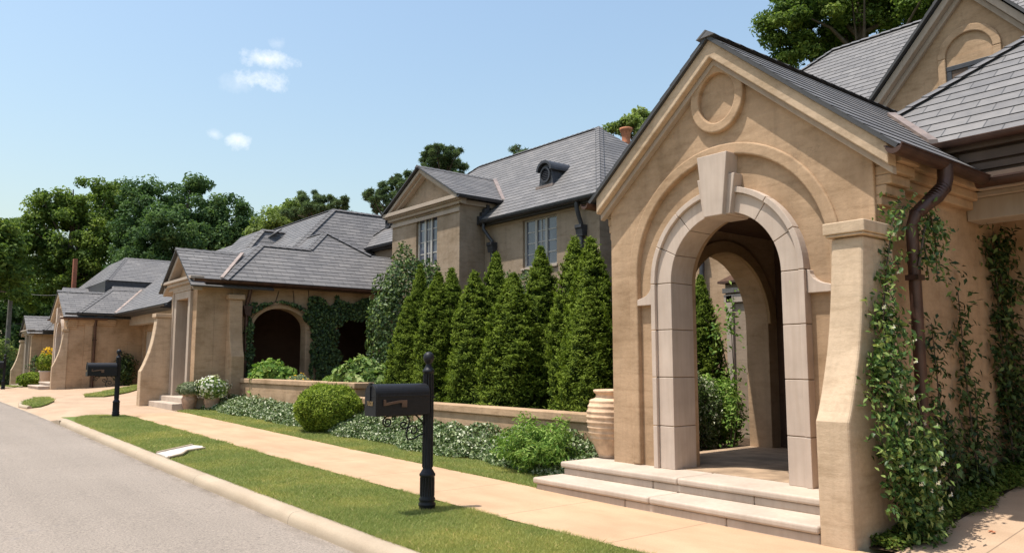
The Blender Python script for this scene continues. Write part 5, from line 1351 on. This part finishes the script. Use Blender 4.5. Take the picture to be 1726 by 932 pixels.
# a few dry leaves on the drive
for (x, y) in ((8.4, 2.75), (7.55, 2.3), (8.05, 2.55), (7.4, 2.75)):
    P = np.array([[x, y, zd(x, y) + .012]] * 3) + RS.normal(0, .015, (3, 3)) * [1, 1, .3]
    tag(leaves('fallen_leaf', M['flagmetal_leaf'] if 'flagmetal_leaf' in M else M['terracotta'], None, P, RS.normal(0, .3, (3, 3)) + [0, 0, 1], .06, .03), 'dry brown leaf lying on the garage driveway', 'leaf', 'dry leaves on the garage driveway')

# ------------------------------------------------------------------ light, sky, camera
SUN = Vector((-.31, .13, 1)).normalized()
el = math.asin(SUN.z); az = math.atan2(SUN.x, SUN.y)
ld = bpy.data.lights.new('sun', 'SUN'); ld.energy = 4.85; ld.angle = math.radians(.53); ld.color = (1, .95, .865)
lo = bpy.data.objects.new('sun', ld); COL.objects.link(lo); lo.rotation_euler = SUN.to_track_quat('Z', 'Y').to_euler(); lo.location = (0, 0, 30)
W = bpy.data.worlds.new('World'); S.world = W; W.use_nodes = True
nt = W.node_tree; nt.nodes.clear()
def N(t, **k):
    x = nt.nodes.new(t)
    for a, v in k.items(): setattr(x, a, v)
    return x
sky = N('ShaderNodeTexSky', sky_type='NISHITA'); sky.sun_disc = False; sky.sun_elevation = el; sky.sun_rotation = az % (2 * PI)
sky.air_density = 1.8; sky.dust_density = 2.6; sky.ozone_density = 2.8; sky.altitude = 100
bg = N('ShaderNodeBackground'); bg.inputs[1].default_value = .145
out = N('ShaderNodeOutputWorld')
tc = N('ShaderNodeTexCoord')
ns = N('ShaderNodeTexNoise'); ns.inputs['Scale'].default_value = 24; ns.inputs['Detail'].default_value = 7; ns.inputs['Roughness'].default_value = .68
nt.links.new(tc.outputs['Generated'], ns.inputs['Vector'])
def vm(op, a, b):
    x = N('ShaderNodeMath', operation=op)
    for i, k in enumerate((a, b)):
        if k is None: continue
        if isinstance(k, (int, float)): x.inputs[i].default_value = k
        else: nt.links.new(k, x.inputs[i])
    return x.outputs[0]
def dotc(v):
    x = N('ShaderNodeVectorMath', operation='DOT_PRODUCT'); nt.links.new(tc.outputs['Generated'], x.inputs[0]); x.inputs[1].default_value = tuple(v); return x.outputs['Value']
mask = None
for (px, py, w, h, g_) in ((448, 100, 36, 15, .95), (446, 138, 40, 18, 1.0), (400, 238, 21, 12, .95), (362, 227, 18, 8, .5), (467, 73, 15, 10, .4), (405, 142, 28, 18, .25)):
    d = at(px, py, 1.0) - np.array([0, 0, CAMH]); d /= np.linalg.norm(d)
    r_ = np.cross(d, [0, 0, 1]); r_ /= np.linalg.norm(r_); u_ = np.cross(r_, d)
    k = 1 / F_
    a = vm('DIVIDE', dotc(r_), w * k); b2 = vm('DIVIDE', dotc(u_), h * k)
    r2 = vm('SQRT', vm('ADD', vm('MULTIPLY', a, a), vm('MULTIPLY', b2, b2)), None)
    v = vm('ADD', vm('SUBTRACT', 1.0, r2), vm('MULTIPLY', vm('SUBTRACT', ns.outputs['Fac'], .5), 3.8))
    v = vm('MULTIPLY', vm('MULTIPLY', v, .62), g_)
    cl_ = N('ShaderNodeClamp'); nt.links.new(v, cl_.inputs[0]); v = cl_.outputs[0]
    fr_ = vm('GREATER_THAN', dotc(d), .9); v = vm('MULTIPLY', v, fr_)
    mask = v if mask is None else vm('MAXIMUM', mask, v)
mx = N('ShaderNodeMix', data_type='RGBA'); nt.links.new(mask, mx.inputs[0]); nt.links.new(sky.outputs[0], mx.inputs[6]); mx.inputs[7].default_value = (6.6, 6.7, 6.8, 1)
nt.links.new(mx.outputs[2], bg.inputs[0]); nt.links.new(bg.outputs[0], out.inputs[0])

cd = bpy.data.cameras.new('camera'); cd.sensor_width = 36; cd.lens = 36 * F_ / 1726; cd.clip_end = 3000; cd.clip_start = .05
co = bpy.data.objects.new('camera', cd); COL.objects.link(co); co.location = (0, 0, CAMH)
co.rotation_euler = (PI / 2 + PITCH, 0, -YAW); S.camera = co
S.view_settings.view_transform = 'Standard'; S.view_settings.look = 'None'; S.view_settings.gamma = 1; S.view_settings.exposure = 0.36
S.render.engine = 'CYCLES'
S.cycles.max_bounces = 8; S.cycles.diffuse_bounces = 4; S.cycles.transparent_max_bounces = 8
